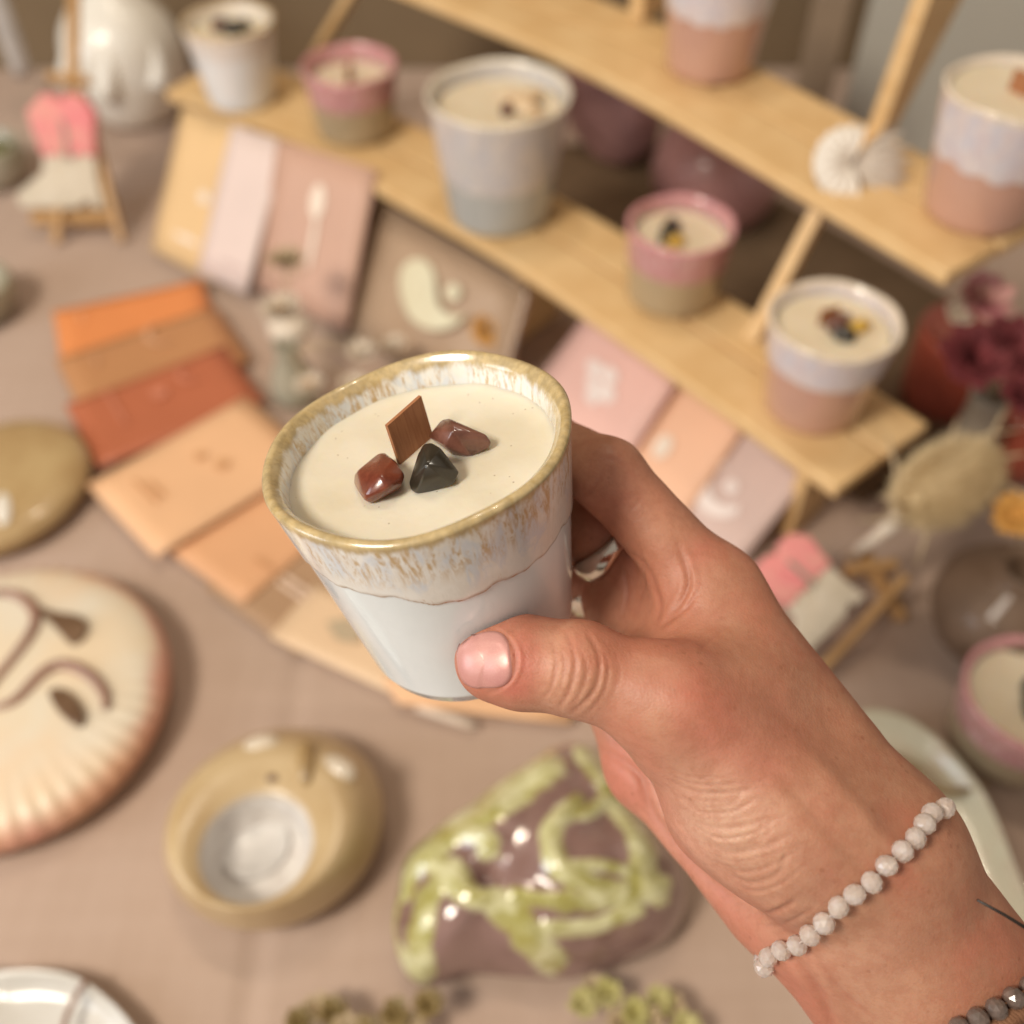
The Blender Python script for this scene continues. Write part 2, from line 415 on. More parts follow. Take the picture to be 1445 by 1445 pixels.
def wavy(h, depth, amp, k, ph=0.0):
    return lambda a: h - depth - amp * abs(math.sin(k * a + ph)) - amp * .35 * math.sin(3 * a + ph * 2)
G1 = 'ceramic candle cups on the shelf'
pinkcup = cup_mat('pink_and_sand_glaze', (.42, .33, .21), (.52, .235, .245), (.46, .20, .21), (.50, .225, .235), streak_amt=.05)
palegrey = cup_mat('pale_grey_glaze', (.43, .45, .44), (.58, .54, .51), (.53, .51, .50), (.60, .54, .44), streak_amt=.12, blue=(.45, .46, .52))
pinkwhite = cup_mat('white_drip_over_pink', (.56, .33, .255), (.68, .60, .60), (.60, .52, .56), (.62, .53, .42), streak_amt=.12, blue=(.55, .55, .64))
plainwhite = cup_mat('plain_white_glaze', (.82, .84, .85), (.76, .72, .68), (.74, .70, .66), (.55, .42, .26), streak_amt=.2)
candle('candle_cup', 343, 140, ZL, .0375, .028, .068, plainwhite, 'white candle cup standing at the far left end of the lower shelf', G1, edge=wavy(.068, .018, .001, 3),
       deco=(('dark', .004, -.003, .016, .2), ('brown', -.008, .004, .014, 1.1), ('dark', .012, .006, .012, 2)), wax_t=.01)
candle('candle_cup', 503, 183, ZL, .0375, .032, .056, pinkcup, 'pink rimmed sand candle cup left of the large pale grey cup', G1, edge=wavy(.056, .0245, .0002, 3),
       deco=(('wick', .0, -.002, .016, 1.4),), wax_t=.014)
candle('candle_cup', 705, 299, ZL, .0500, .0375, .094, palegrey, 'large pale grey candle cup in the middle of the lower shelf', G1, edge=wavy(.094, .054, .0025, 7),
       deco=(('brown', .006, -.006, .012, 1.2), ('petal', .018, .004, .022, .6), ('petal', .020, -.008, .018, 2.4), ('petal', .008, .010, .017, -.5), ('petal', .026, .014, .014, 1.2)), wax_t=.013)
candle('candle_cup', 948, 414, ZL, .0350, .031, .056, pinkcup, 'pink rimmed sand candle cup between the large grey cup and the thin divider', G1, edge=wavy(.056, .025, .0002, 3),
       deco=(('dark', -.006, .004, .015, 1.3), ('gold', -.004, -.010, .012, .3), ('dark', -.008, -.004, .013, .5), ('brown', -.003, .012, .010, 2)), wax_t=.011)
candle('candle_cup', 1143, 574, ZL, .0375, .028, .068, pinkwhite, 'pink candle cup with lilac white glaze at the right end of the lower shelf', G1, edge=wavy(.068, .026, .0008, 4),
       deco=(('brown', .003, .002, .015, .7), ('gold', .015, .0, .011, .3), ('dark', .004, -.008, .012, -.6), ('wick', -.002, .006, .012, .3)), wax_t=.0085)
candle('candle_cup', 1000, 95, ZU, .0375, .0295, .074, pinkwhite, 'pink candle cup with white drips at the left of the upper shelf', G1, edge=wavy(.074, .030, .0028, 7, .4),
       deco=(('wick', .0, .0, .014, .4),), wax_t=.010)
candle('candle_cup', 1374, 298, ZU, .0385, .029, .074, pinkwhite, 'pink candle cup with white drips at the right end of the upper shelf', G1, edge=wavy(.074, .034, .0034, 6, .2),
       deco=(('wick', .0, .0, .013, 2.2), ('petal', .012, .004, .013, .4)), wax_t=.004)
candle('candle_cup', 1416, 1042, 0, .0375, .032, .050, pinkcup, 'pink rimmed candle cup standing on the cloth at the right edge', None, edge=wavy(.050, .0245, .0002, 3),
       deco=(('dark', -.002, -.006, .016, 1.3), ('brown', .006, .002, .014, .3), ('dark', .003, .008, .014, .5)), wax_t=.008)

# ------------------------------------------------------------------ the held candle cup
CUP_D, CR, CRB, CH = .2453, .0375, .0278, .0678
c0 = np.array([-138.77 * CUP_D / FPX, -106.38 * CUP_D / FPX, CUP_D])
ax = np.array([.2977, 1.1799, 1.0]); ax /= np.linalg.norm(ax)              # from rim to base, in (right, down, forward)
ex = np.array([1.0, 0, 0]) - ax[0] * ax; ex /= np.linalg.norm(ex)
ny = np.cross(-ax, ex)                                                       # away from the viewer
def v2w(v): return Vector(v[0] * R_ - v[1] * U_ + v[2] * F_)
base_c = c0 + ax * CH
mw = Matrix.Translation(Vector(c2w(base_c))) @ Matrix((v2w(ex), v2w(ny), v2w(-ax))).transposed().to_4x4()
held = empty('candle_cup', (0, 0, 0)); held.matrix_world = mw
tag(held, 'white glazed candle cup with ochre rim held up in the hand', 'candle')
def edge_held(a):
    d = .0215 + .0045 * math.cos(a - .1) + .0011 * math.sin(4 * a + .6) + .0008 * math.sin(9 * a + 1.9) + .00035 * math.sin(19 * a) + .0002 * math.sin(37 * a + 1)
    return CH - d
M_held = cup_mat('reactive_white_ochre_glaze', (.80, .87, .90), (.74, .72, .67), (.80, .80, .77), (.37, .27, .115), edge=(.42, .25, .11), streak=(.50, .34, .16), streak_amt=.95, rimw=.0028, blue=(.60, .66, .74))
cup_body(CR, CRB, CH, .0031, edge_held, 420, M_held, held, .0005, .010)
WT = .0078; wz = CH - WT
wax_disc(CR - .0031 + .0003 - (CR - CRB) * WT / CH * .9, wz, held, wax_mat('held_cup_wax', (.71, .655, .535), (.67, .605, .465)), seg=128)
mwi = mw.inverted()
def waxp(px, py, hh):          # point above the wax in the cup's own frame
    o = mwi @ Vector(C_); q = mwi @ Vector(c2w(cpt(px, py, 1.0))); d = q - o
    return o + d * ((wz + hh - o.z) / d.z)
def basep(px, py, hh):         # stands over the wax point seen at px,py
    p = waxp(px, py, 0); return p + Vector((0, 0, hh))
# wooden wick
a_, b_ = basep(563, 655, 0), basep(610, 616, 0); n_ = Vector((-(b_ - a_).y, (b_ - a_).x, 0)).normalized() * .00045
pts = [a_ - n_, b_ - n_, b_ + n_, a_ + n_]; hh = .0118
tops = [p + Vector((0, 0, hh)) for p in pts]; tops[1].z += .0007; tops[2].z += .0007
bots = [p - Vector((0, 0, .004)) for p in pts]
link('wick', mesh(bots + tops, [(3, 2, 1, 0), (4, 5, 6, 7), (0, 1, 5, 4), (1, 2, 6, 5), (2, 3, 7, 6), (3, 0, 4, 7)]), M_wick, held, smooth=False)
def stone(pts, m, lab, bev):
    o = link('stone', hull([waxp(x, y, h) for x, y, h in pts], bev, 3), m, held); o['label'] = lab
stone([(498, 672, .0015), (504, 664, .0048), (539, 635, .0050), (558, 650, .0055), (572, 670, .0040), (566, 690, .0010), (524, 712, .0000), (512, 705, .0030), (500, 686, .0000), (536, 668, .0075), (548, 690, .0050), (540, 660, -.002), (520, 690, -.003), (565, 665, -.002)],
      M_redstone, 'red jasper chip', .0007)
stone([(580, 692, .0), (577, 682, .0010), (590, 640, .0062), (598, 626, .0085), (609, 624, .0090), (622, 632, .0080), (648, 666, .0030), (640, 684, .0010), (610, 694, .0), (587, 697, .0005), (603, 655, .0095), (600, 690, -.003), (640, 670, -.003), (590, 660, -.003)],
      M_darkstone, 'near black polished chip', .0007)
stone([(604, 616, .0030), (610, 610, .0050), (623, 592, .0060), (634, 590, .0066), (686, 613, .0045), (694, 625, .0022), (690, 632, .0010), (664, 645, .0), (640, 643, .0), (628, 630, .0040), (640, 606, .0085), (650, 640, -.002), (620, 625, -.003), (680, 620, -.002)],
      M_brownstone, 'brown agate chip', .0007)

# ------------------------------------------------------------------ hand and forearm, one continuous surface
def cyl(t, phi, dist):         # point beside the cup: t along the axis from the rim, phi round it (0 right, 90 behind)
    R = CR - (CR - CRB) * min(t, CH * 1.3) / CH
    return c0 + ax * t + (R + dist) * (math.cos(math.radians(phi)) * ex + math.sin(math.radians(phi)) * ny)
def rp(r, d): return r * d / FPX
caps = []                      # a, b, ra, rb, k
def cap(a, b, ra, rb, k=.006): caps.append((np.asarray(a, float), np.asarray(b, float), ra, rb, k))
wr_u, wr_l = cpt(1243, 1203, .250), cpt(1158, 1303, .258)
cap(cpt(1545, 1600, .262), wr_u, .0185, .0172); cap(cpt(1405, 1630, .272), wr_l, .0185, .0165, .012)      # forearm
cap(cpt(1475, 1615, .250), cpt(1200, 1250, .2455), .0165, .0135, .012)
mc2, mc3, mc4, mc5 = cpt(1008, 838, .268), cpt(985, 868, .288), cpt(965, 920, .305), cpt(930, 985, .318)
cap(wr_u, mc2, .0172, .0122, .010); cap(cpt(1215, 1215, .262), mc3, .0165, .0125, .010)
cap(cpt(1180, 1260, .270), mc4, .0165, .0125, .010); cap(wr_l + np.array([0, 0, .012]), mc5, .0150, .0120, .010)
cap(cpt(1080, 1262, .272), cpt(915, 1082, .298), .0120, .0115, .010); cap(cpt(915, 1082, .298), cpt(872, 1000, .302), .0115, .0095, .006)                                        # heel of the palm, little finger side
# thumb
th_cmc, th_mcp, th_ip, th_tip = cpt(1120, 1165, .2455), cpt(948, 992, .2415), cpt(818, 944, .2425), cpt(700, 931, .2475)
cap(wr_u, th_cmc, .0160, .0180, .010); cap(th_cmc, th_mcp, .0185, .0128, .010)
cap(th_mcp, th_ip, .0122, .0103, .008); cap(th_ip, cpt(740, 935, .2455), .0106, .0106, .005); cap(cpt(740, 935, .2455), th_tip, .0106, .0101, .004)
cap(cpt(1035, 1110, .254), cpt(960, 1035, .252), .0195, .0120, .010)                                        # thenar
cap(cpt(985, 915, .262), cpt(1040, 985, .252), .0110, .0150, .012)                                          # web between thumb and index
cap(cpt(925, 945, .270), cpt(985, 890, .278), .0105, .0120, .012)
cap(cpt(885, 855, .292), cpt(960, 850, .288), .0125, .0130, .012)                                           # hollow of the palm
# fingers round the back of the cup
def finger(mc, t, r, phis, d0, tt=0.0):
    pip = cyl(t, phis[0], d0); mid = cyl(t + tt * .5, phis[1], r + .0008); dip = cyl(t + tt * .8, phis[2], r - .0004); tip = cyl(t + tt, phis[3], r - .0010)
    cap(mc, pip, r * 1.22, r * 1.10, .007); cap(pip, mid, r * 1.08, r, .004); cap(mid, dip, r, r * .95, .003); cap(dip, tip, r * .95, r * .86, .003)
    return pip
finger(mc2, .0305, .0085, (16, 50, 85, 112), .0122, .001)
pip3 = finger(mc3, .0550, .0088, (26, 62, 92, 122), .0125)
pip4 = finger(mc4, .0735, .0083, (32, 62, 92, 120), .0130)
finger(mc5, .0890, .0072, (36, 66, 95, 118), .0120)

def smin(a, b, k):
    h = np.clip(.5 + .5 * (b - a) / k, 0, 1); return b * (1 - h) + a * h - k * h * (1 - h)
def sdf(p):
    d = None
    for a, b, ra, rb, k in caps:
        ab = b - a; pa = p - a; t = np.clip((pa @ ab) / (ab @ ab), 0, 1)
        dd = np.sqrt(((pa - t[..., None] * ab) ** 2).sum(-1)) - (ra + (rb - ra) * (t * t * (3 - 2 * t)))
        d = dd if d is None else smin(d, dd, k)
    q = p - c0; t = q @ ax; rad = np.sqrt(np.maximum((q * q).sum(-1) - t * t, 0))
    R = CR - (CR - CRB) * t / CH
    cyld = np.maximum((rad - R) * .99, np.maximum(-t - .002, t - CH)) - .0007
    k = .0012; h = np.clip(.5 - .5 * (d + cyld) / k, 0, 1)
    return d * (1 - h) + (-cyld) * h + k * h * (1 - h)
def march(px, py, z0=.20, z1=.36):
    ray = np.array([(px - HALF) / FPX, (py - HALF) / FPX, 1.0]); z = z0
    for _ in range(120):
        v = float(sdf((ray * z)[None])[0])
        if v < 2e-5: return ray * z
        z += v * .8
        if z > z1: return None
    return ray * z
def sgrad(p, e=2e-4):
    g = np.stack([sdf(p + np.eye(3)[i] * e) - sdf(p - np.eye(3)[i] * e) for i in range(3)], -1)
    return g / np.maximum(np.linalg.norm(g, axis=-1, keepdims=True), 1e-9)

def surface_nets(lo, hi, h):
    n = np.ceil((hi - lo) / h).astype(int) + 1
    xs = [lo[i] + h * np.arange(n[i]) for i in range(3)]
    D = np.empty(n, np.float32)
    Y, Z = np.meshgrid(xs[1], xs[2], indexing='ij')
    for i0 in range(0, n[0], 8):
        X = xs[0][i0:i0 + 8]
        p = np.empty((len(X), n[1], n[2], 3), np.float32); p[..., 0] = X[:, None, None]; p[..., 1] = Y; p[..., 2] = Z
        D[i0:i0 + 8] = sdf(p)
    ins = D < 0
    cnt = np.zeros(n - 1, np.float32); pos = np.zeros((*(n - 1), 3), np.float32)
    cor = [(i, j, k) for i in (0, 1) for j in (0, 1) for k in (0, 1)]
    sl = lambda c: D[c[0]:n[0] - 1 + c[0], c[1]:n[1] - 1 + c[1], c[2]:n[2] - 1 + c[2]]
    for a in cor:
        for axi in range(3):
            if a[axi]: continue
            b = list(a); b[axi] = 1; da, db = sl(a), sl(b); cr = (da < 0) != (db < 0)
            t = np.where(cr, da / np.where(cr, da - db, 1), 0)
            cnt += cr
            for m in range(3): pos[..., m] += np.where(cr, a[m] + (t if m == axi else 0), 0)
    act = cnt > 0; idx = -np.ones(n - 1, int); idx[act] = np.arange(act.sum())
    ijk = np.argwhere(act); V = lo + h * (ijk + pos[act] / cnt[act][:, None])
    Fs = []
    for axi in range(3):
        u, v = (axi + 1) % 3, (axi + 2) % 3
        s0 = [slice(1, n[i] - 1) for i in range(3)]; s0[axi] = slice(0, n[axi] - 1); s1 = list(s0); s1[axi] = slice(1, n[axi])
        A, B = ins[tuple(s0)], ins[tuple(s1)]
        for flip, mask in ((False, A & ~B), (True, ~A & B)):
            e = np.argwhere(mask) + np.array([0 if i == axi else 1 for i in range(3)])
            def cell(du, dv):
                q = e.copy(); q[:, u] -= du; q[:, v] -= dv; return idx[q[:, 0], q[:, 1], q[:, 2]]
            f = np.stack([cell(1, 1), cell(0, 1), cell(0, 0), cell(1, 0)], 1)
            Fs.append(f[:, ::-1] if flip else f)
    return V, np.concatenate(Fs)

lo = np.array([-.055, -.040, .205]); hi = np.array([.170, .190, .355])
HV, HF = surface_nets(lo, hi, .0011)
me = bpy.data.meshes.new('hand'); me.from_pydata(HV.tolist(), [], HF.tolist()); me.update()
bm = bmesh.new(); bm.from_mesh(me)
bmesh.ops.subdivide_edges(bm, edges=bm.edges, cuts=1, use_grid_fill=True, smooth=0)
bmesh.ops.recalc_face_normals(bm, faces=bm.faces)
bm.to_mesh(me); bm.free()
nv = len(me.vertices); co = np.empty(nv * 3, np.float32); me.vertices.foreach_get('co', co); co = co.reshape(-1, 3).astype(float)
for _ in range(2):
    g = sgrad(co); co -= g * np.clip(sdf(co), -.0008, .0008)[:, None]
# ---- creases and swellings of the skin (curves lying on the surface)
g = sgrad(co)
pxy = co[:, :2] / co[:, 2:3] * FPX + HALF
front = np.clip(-(g * (co / np.linalg.norm(co, axis=1, keepdims=True))).sum(1) * 2.5, 0, 1)
def dist_poly(pl, ext=None):
    pl = np.array([(p.x, p.y) for p in spline([(x, y, 0) for x, y in pl], 6)]); d = np.full(nv, 1e9); tt = np.zeros(nv)
    x0, y0 = pl.min(0) - 25; x1, y1 = pl.max(0) + 25
    m = (pxy[:, 0] > x0) & (pxy[:, 0] < x1) & (pxy[:, 1] > y0) & (pxy[:, 1] < y1) & (front > 0)
    q = pxy[m]; dm = np.full(len(q), 1e9); tm = np.zeros(len(q)); N = len(pl) - 1
    for i in range(N):
        a, b = pl[i], pl[i + 1]; ab = b - a; t = np.clip(((q - a) @ ab) / (ab @ ab + 1e-9), 0, 1)
        e = np.linalg.norm(q - a - t[:, None] * ab, axis=1); w = e < dm; dm[w] = e[w]; tm[w] = ((i + t) / N)[w]
    d[m] = dm; tt[m] = tm; return d, tt
disp = np.zeros(nv); crease = np.zeros(nv)
def add_crease(pl, w, depth, fade=True, tint=1.0):
    d, t = dist_poly(pl); fd = np.sin(np.clip(t, 0, 1) * PI) ** .5 if fade else 1
    e = np.exp(-(d / w) ** 2) * fd * front
    depth = depth * .8; disp[:] -= depth * e; disp[:] += depth * .38 * np.exp(-((d - 2.2 * w) / (1.3 * w)) ** 2) * fd * front
    np.maximum(crease, e * tint, out=crease)
for pl, w, dp in ((((799, 890), (812, 934), (803, 975), (787, 1000)), 3.0, .00040), (((828, 890), (846, 930), (838, 975), (805, 1008)), 3.2, .00045),
                  (((778, 903), (785, 934), (778, 970), (766, 985)), 2.5, .00028), (((812, 905), (828, 942), (820, 975), (806, 996)), 2.2, .00030),
                  (((790, 915), (797, 940), (790, 972)), 2, .00022), (((843, 905), (858, 940), (850, 980), (825, 1012)), 2.3, .00025),
                  (((868, 915), (874, 950), (862, 990)), 2.5, .00012),
                  (((955, 765), (972, 815), (962, 850), (935, 885)), 4, .0006), (((905, 775), (912, 815), (906, 850)), 3, .0003), (((880, 800), (886, 835), (880, 870)), 3, .00025),
                  (((870, 768), (915, 800), (935, 850), (925, 890)), 3.5, .0004), (((985, 835), (965, 862), (930, 888)), 3, .0004), (((1030, 880), (1000, 905), (985, 925)), 3, .0002),
                  (((820, 700), (838, 690), (852, 665)), 3.5, .0003), (((850, 648), (868, 650), (886, 660)), 3, .00025), (((905, 700), (898, 712), (890, 720)), 3, .0002),
                  (((1060, 1292), (1090, 1288), (1125, 1270)), 4, .0006), (((1068, 1305), (1105, 1305), (1150, 1280)), 3, .0003),
                  (((1100, 1330), (1140, 1375), (1165, 1420), (1180, 1470)), 7, .0008), (((1150, 1350), (1190, 1400), (1240, 1440)), 5, .0002),
                  (((840, 1052), (900, 1092), (922, 1150), (990, 1232), (1062, 1292)), 7, .0012)):
    add_crease(pl, w, dp)
cut = [(684 + 44 * math.cos(t) * 1.0, 932 + 46 * math.sin(t)) for t in np.linspace(-1.5, 1.5, 9)]
add_crease(cut, 3.0, .00045, tint=.9); add_crease([(x + 6, y) for x, y in cut], 2.5, -.00020, tint=.2)
NA = 17
for i in range(NA):
    t = (i + .35 * math.sin(i * 7.3)) / (NA - 1); jx = 9 * math.sin(i * 5.1)
    s0 = (925 + 110 * t ** 1.1 + jx * .5, 1068 + 178 * t); s1 = (962 + 105 * t, 1092 + 168 * t + jx * .4)
    s2 = (1010 + 95 * t, 1098 + 150 * t + jx * .3); s3 = (1055 + 85 * t - jx * 3, 1088 + 128 * t - jx * .3)
    add_crease((s0, s1, s2, s3), 2.2 + 2.2 * ((i * 5) % 4) / 3, .00013 + .00010 * ((i * 7) % 3), tint=.5)
# large soft forms: knuckle, tendon and thenar hollow
def soft(x, y, rx, ry, amt, rot=0.0):
    c, s = math.cos(rot), math.sin(rot); dx, dy = pxy[:, 0] - x, pxy[:, 1] - y
    return amt * np.exp(-((dx * c + dy * s) / rx) ** 2 - ((-dx * s + dy * c) / ry) ** 2) * front
disp += soft(865, 635, 30, 22, .0008, .6) + soft(1020, 1010, 70, 45, .0012, .8) + soft(1085, 812, 40, 55, .0008) - soft(1120, 1010, 70, 40, .0010, .9)
disp += soft(1215, 1150, 150, 16, .0008, .85) - soft(1165, 1165, 120, 14, .0006, .85) + soft(930, 830, 30, 50, .0010) + soft(1000, 1165, 60, 30, .0010, .9)
disp += .00018 * np.array([noise.noise(Vector(c) * 140) for c in co])
co += g * disp[:, None]
me.vertices.foreach_set('co', c2w(co).astype(np.float32).ravel())
# ---- skin colour maps (redness and paleness of the skin, darker red along creases)
red = np.zeros(nv)
for x, y, rx, ry, a_, r_ in ((740, 935, 30, 45, 1.0, .1), (720, 975, 30, 16, .6, 0), (1020, 1040, 90, 55, .55, .8), (1000, 960, 60, 40, .4, .4), (955, 700, 40, 90, .3, -.8), (860, 720, 60, 60, .45, 0),
                           (985, 780, 25, 25, .5, 0), (930, 840, 70, 60, .45, 0), (1110, 1020, 60, 60, .3, 0), (880, 1100, 60, 80, .8, -.6), (980, 1230, 45, 120, .8, -.7), (1080, 1090, 40, 30, .35, 0), (1100, 1400, 60, 90, .5, -.4), (660, 960, 35, 30, .3, 0)):
    red += soft(x, y, rx, ry, a_, r_)
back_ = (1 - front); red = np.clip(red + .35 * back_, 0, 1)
pale = np.clip(soft(1010, 1160, 95, 80, .9, .8) + soft(1180, 1330, 120, 70, .35, .8) + soft(800, 1010, 60, 25, .4) + soft(1140, 880, 40, 60, .2), 0, 1)
set_attr(me, 'red', red); set_attr(me, 'pale', pale); set_attr(me, 'crease', np.clip(crease, 0, 1))
s = NT('skin')
base = s.mix(s.step(s.noise(55, 5, .6), .3, .7), (.485, .250, .158), (.415, .192, .120))
base = s.mix(s.math('MULTIPLY', s.step(s.noise(26, 5, .65), .42, .62), .6), base, (.455, .150, .095))
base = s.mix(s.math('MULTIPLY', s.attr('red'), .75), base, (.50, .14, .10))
base = s.mix(s.math('MULTIPLY', s.attr('pale'), .65), base, (.60, .385, .275))
fr = s.math('MULTIPLY', s.step(s.vor(330), .26, .10), s.step(s.noise(110, 2), .54, .64)); base = s.mix(s.math('MULTIPLY', fr, .45), base, (.27, .10, .05))
mot = s.noise(330, 4, .7); base = s.mix(s.math('MULTIPLY', s.step(mot, .42, .62), .32), base, (.36, .14, .08))
base = s.mix(s.math('MULTIPLY', s.attr('crease'), .28), base, (.36, .12, .075))
pore = s.vor(1500, s.mapping((1, 1, 1)), 'F1'); fib = s.noise(900, 4, .6, s.mapping((1.0, .35, 1.0)))
nb = s.bump(pore, .25, .0002); nb = s.bump(fib, .28, .00022, nb); nb = s.bump(s.noise(420, 5, .7), .20, .0005, nb)
M_skin = s.out(base, s.math('ADD', .42, s.math('MULTIPLY', s.noise(300, 3), .16)), nb, **{'Subsurface Weight': .28, 'Subsurface Radius': (.005, .002, .001), 'Subsurface Scale': 1.0, 'Specular IOR Level': .45})
person = link('person', me, M_skin)
tag(person, 'bare hand and forearm reaching in from the lower right holding the white cup', 'person')

# thumb nail: a shell that follows the thumb
def nail(cx, cy, rx, ry, rot, n=26):
    c_, s_ = math.cos(rot), math.sin(rot); V = []; Fc = []; rings = 12
    for i in range(rings + 1):
        r = i / rings
        for j in range(n * 2):
            a = PI * j / n; ca, sa = math.cos(a), math.sin(a)
            q = (abs(ca) ** 3.0 + abs(sa) ** 3.0) ** (-1 / 3.0)
            u, v = rx * q * ca * r, ry * q * sa * r * (1 + .10 * ca)
            p = march(cx + u * c_ - v * s_, cy + u * s_ + v * c_)
            if p is None: p = march(cx, cy)
            gr = sgrad(p[None])[0]
            lift = .00045 * (1 - r ** 8) + (.0003 if ca < -.3 else 0) * r - (.0010 if i == rings else 0)
            V.append(p + gr * lift)
    N2 = n * 2
    for i in range(rings):
        for j in range(N2):
            k = (j + 1) % N2; Fc.append((i * N2 + j, i * N2 + k, (i + 1) * N2 + k, (i + 1) * N2 + j))
    return mesh(c2w(np.array(V)), Fc)
s = NT('pink_shimmer_nail_polish')
gl = s.vor(5200); c = s.mix(s.step(s.noise(120, 3), .3, .7), (.58, .285, .25), (.52, .235, .215)); c = s.mix(s.math('MULTIPLY', s.math('LESS_THAN', gl, .20), .35), c, (.95, .8, .6))
M_nail = s.out(c, .38, s.bump(s.noise(150, 3), .25, .0006), **{'Metallic': .15, 'Coat Weight': .12, 'Coat Roughness': .3})
link('fingernail', nail(684, 932, 40, 42, -.12), M_nail, person)['label'] = 'pink shimmer polished thumbnail'

# ------------------------------------------------------------------ rings and bracelets worn on the hand
M_silver = simple('silver', (.78, .74, .68), (.66, .62, .56), 90, .16, .1, Metallic=1.0)
def ring_on(a, b, t, r, wdt, lab, tilt=0.0):
    a, b = np.array(a), np.array(b); c = a + (b - a) * t; d = (b - a) / np.linalg.norm(b - a)
    u = np.cross(d, [0, 0, 1.0]); u /= np.linalg.norm(u); w = np.cross(d, u); rings = []
    n = 56
    for i in range(n):
        th = 2 * PI * i / n; rad = u * math.cos(th) + w * math.sin(th); wd = wdt * (1 + .25 * math.sin(3 * th)); ring = []
        for j in range(12):
            q = 2 * PI * j / 12; ring.append(c + rad * (r + .0015 * math.cos(q)) + d * (wd * math.sin(q) + tilt * math.sin(th) * .002))
        rings.append(ring)
    V = [c2w(p) for rr in rings for p in rr]; Fc = [(i * 12 + j, i * 12 + (j + 1) % 12, ((i + 1) % n) * 12 + (j + 1) % 12, ((i + 1) % n) * 12 + j) for i in range(n) for j in range(12)]
    o = link('finger_ring', mesh([tuple(v) for v in V], Fc), M_silver); tag(o, lab, 'ring')
ring_on(pip3, mc3, .10, .0116, .0032, 'broad silver ring on the finger just beside the cup wall', 1)
ring_on(pip4, mc4, .08, .0112, .0028, 'smaller silver ring low behind the thumb beside the cup')

s = NT('clear_quartz_bead')
c = s.mix(s.step(s.noise(300, 4), .4, .65), (.82, .71, .64), (.92, .84, .79))
M_quartz = s.out(c, .16, None, **{'Transmission Weight': .55, 'IOR': 1.45, 'Subsurface Weight': .2, 'Subsurface Radius': (.003, .003, .002), 'Subsurface Scale': 1.0, 'Coat Weight': .6, 'Coat Roughness': .1})
M_labra = simple('smoky_grey_bead', (.17, .12, .10), (.10, .075, .065), 300, .25, .1, coat=.6)
M_cord = simple('brown_cord', (.24, .115, .06), (.16, .07, .035), 200, .8, .5, 900)
def bead_mesh(r, seed):
    bm = bmesh.new(); bmesh.ops.create_icosphere(bm, subdivisions=2, radius=r)
    for v in bm.verts:
        v.co *= 1 + .035 * noise.noise(v.co * 900 + Vector((seed, 0, 0))); v.co.z *= .92
    bmesh.ops.dissolve_limit(bm, angle_limit=.30, verts=bm.verts, edges=bm.edges)
    return bm_mesh(bm)
def bracelet(pts, r, m, label, back_off):
    pos = []
    for (x, y) in pts:
        p = march(x, y)
        if p is None: p = np.array([0, 0, 0])
        pos.append(p)
    # wrap: outer beads that stand off the silhouette keep their neighbour's depth and go round the back
    P3 = []
    good = [i for i, p in enumerate(pos) if p[2] > 0 and p[2] < .30]
    for i, (x, y) in enumerate(pts):
        if i in good:
            gr = sgrad(pos[i][None])[0]; P3.append(pos[i] + gr * r * .85)
        else:
            j = min(good, key=lambda q: abs(q - i)); k = abs(i - j); P3.append(cpt(x, y, pos[j][2] + r * 1.6 * k))
    # back half
    a, b = P3[0], P3[-1]; mid = (a + b) / 2; n = max(3, int(len(pts) * 1.05)); half = (b - a) / 2
    for i in range(1, n):
        th = PI * i / n; P3.append(mid + half * math.cos(th) + np.array([0.15, 0.2, .97]) * back_off * math.sin(th))
    root = empty('bracelet', Vector(c2w((P3[0] + P3[len(pts) - 1]) / 2))); tag(root, label, 'bracelet')
    bpy.context.view_layer.update()
    ms = [bead_mesh(r, k * 3.3) for k in range(4)]
    for mm in ms: mm.materials.append(m)
    for i, p in enumerate(P3):
        o = bpy.data.objects.new('bead', ms[i % 4]); COL.objects.link(o); o.parent = root
        o.location = Vector(c2w(p)) - root.location; o.rotation_euler = (i * 1.3, i * 2.1, i * .7)
    cord = tube_mesh([Vector(c2w(p)) - root.location for p in P3 + [P3[0]]], .0003, 6)
    link('elastic', cord, M_cord if m is M_labra else M_quartz, root)
    return root
bracelet([(1078, 1365), (1093, 1345), (1110, 1336), (1130, 1323), (1144, 1307), (1161, 1291), (1179, 1270), (1200, 1254), (1223, 1239), (1243, 1218), (1265, 1200), (1284, 1184), (1297, 1166), (1307, 1152), (1324, 1146)],
         .00255, M_quartz, 'bracelet of clear faceted quartz beads round the wrist', .034)
bracelet([(1326, 1456), (1348, 1443), (1373, 1431), (1397, 1419), (1420, 1405), (1443, 1391), (1462, 1375)], .0026, M_labra, 'bracelet of smoky grey beads at the lower right corner of the photo', .034)
# twisted brown cord bracelet and the thin dark end
def twisted(pts, r, turns, m, name, label, cat):
    base = spline([Vector(c2w(p)) for p in pts], 14); root = empty(name, base[0]); tag(root, label, cat); bpy.context.view_layer.update()
    for k in range(3):
        path = []
        for i, p in enumerate(base):
            t = (base[min(i + 1, len(base) - 1)] - base[max(i - 1, 0)]).normalized(); a = t.cross(Vector((0, 0, 1))).normalized(); b2 = t.cross(a)
            ph = 2 * PI * (turns * i / len(base) + k / 3); path.append(p + (a * math.cos(ph) + b2 * math.sin(ph)) * r * .55 - base[0])
        link('strand', tube_mesh(path, r * .55, 8), m, root)
cp = []
for (x, y) in ((1370, 1462), (1400, 1444), (1428, 1428), (1452, 1410), (1475, 1392)):
    p = march(x, y); gr = sgrad(p[None])[0]; cp.append(p + gr * .0018)
twisted(cp, .0022, 9, M_cord, 'cord_bracelet', 'twisted brown cord bracelet beside the smoky grey beads', 'bracelet')
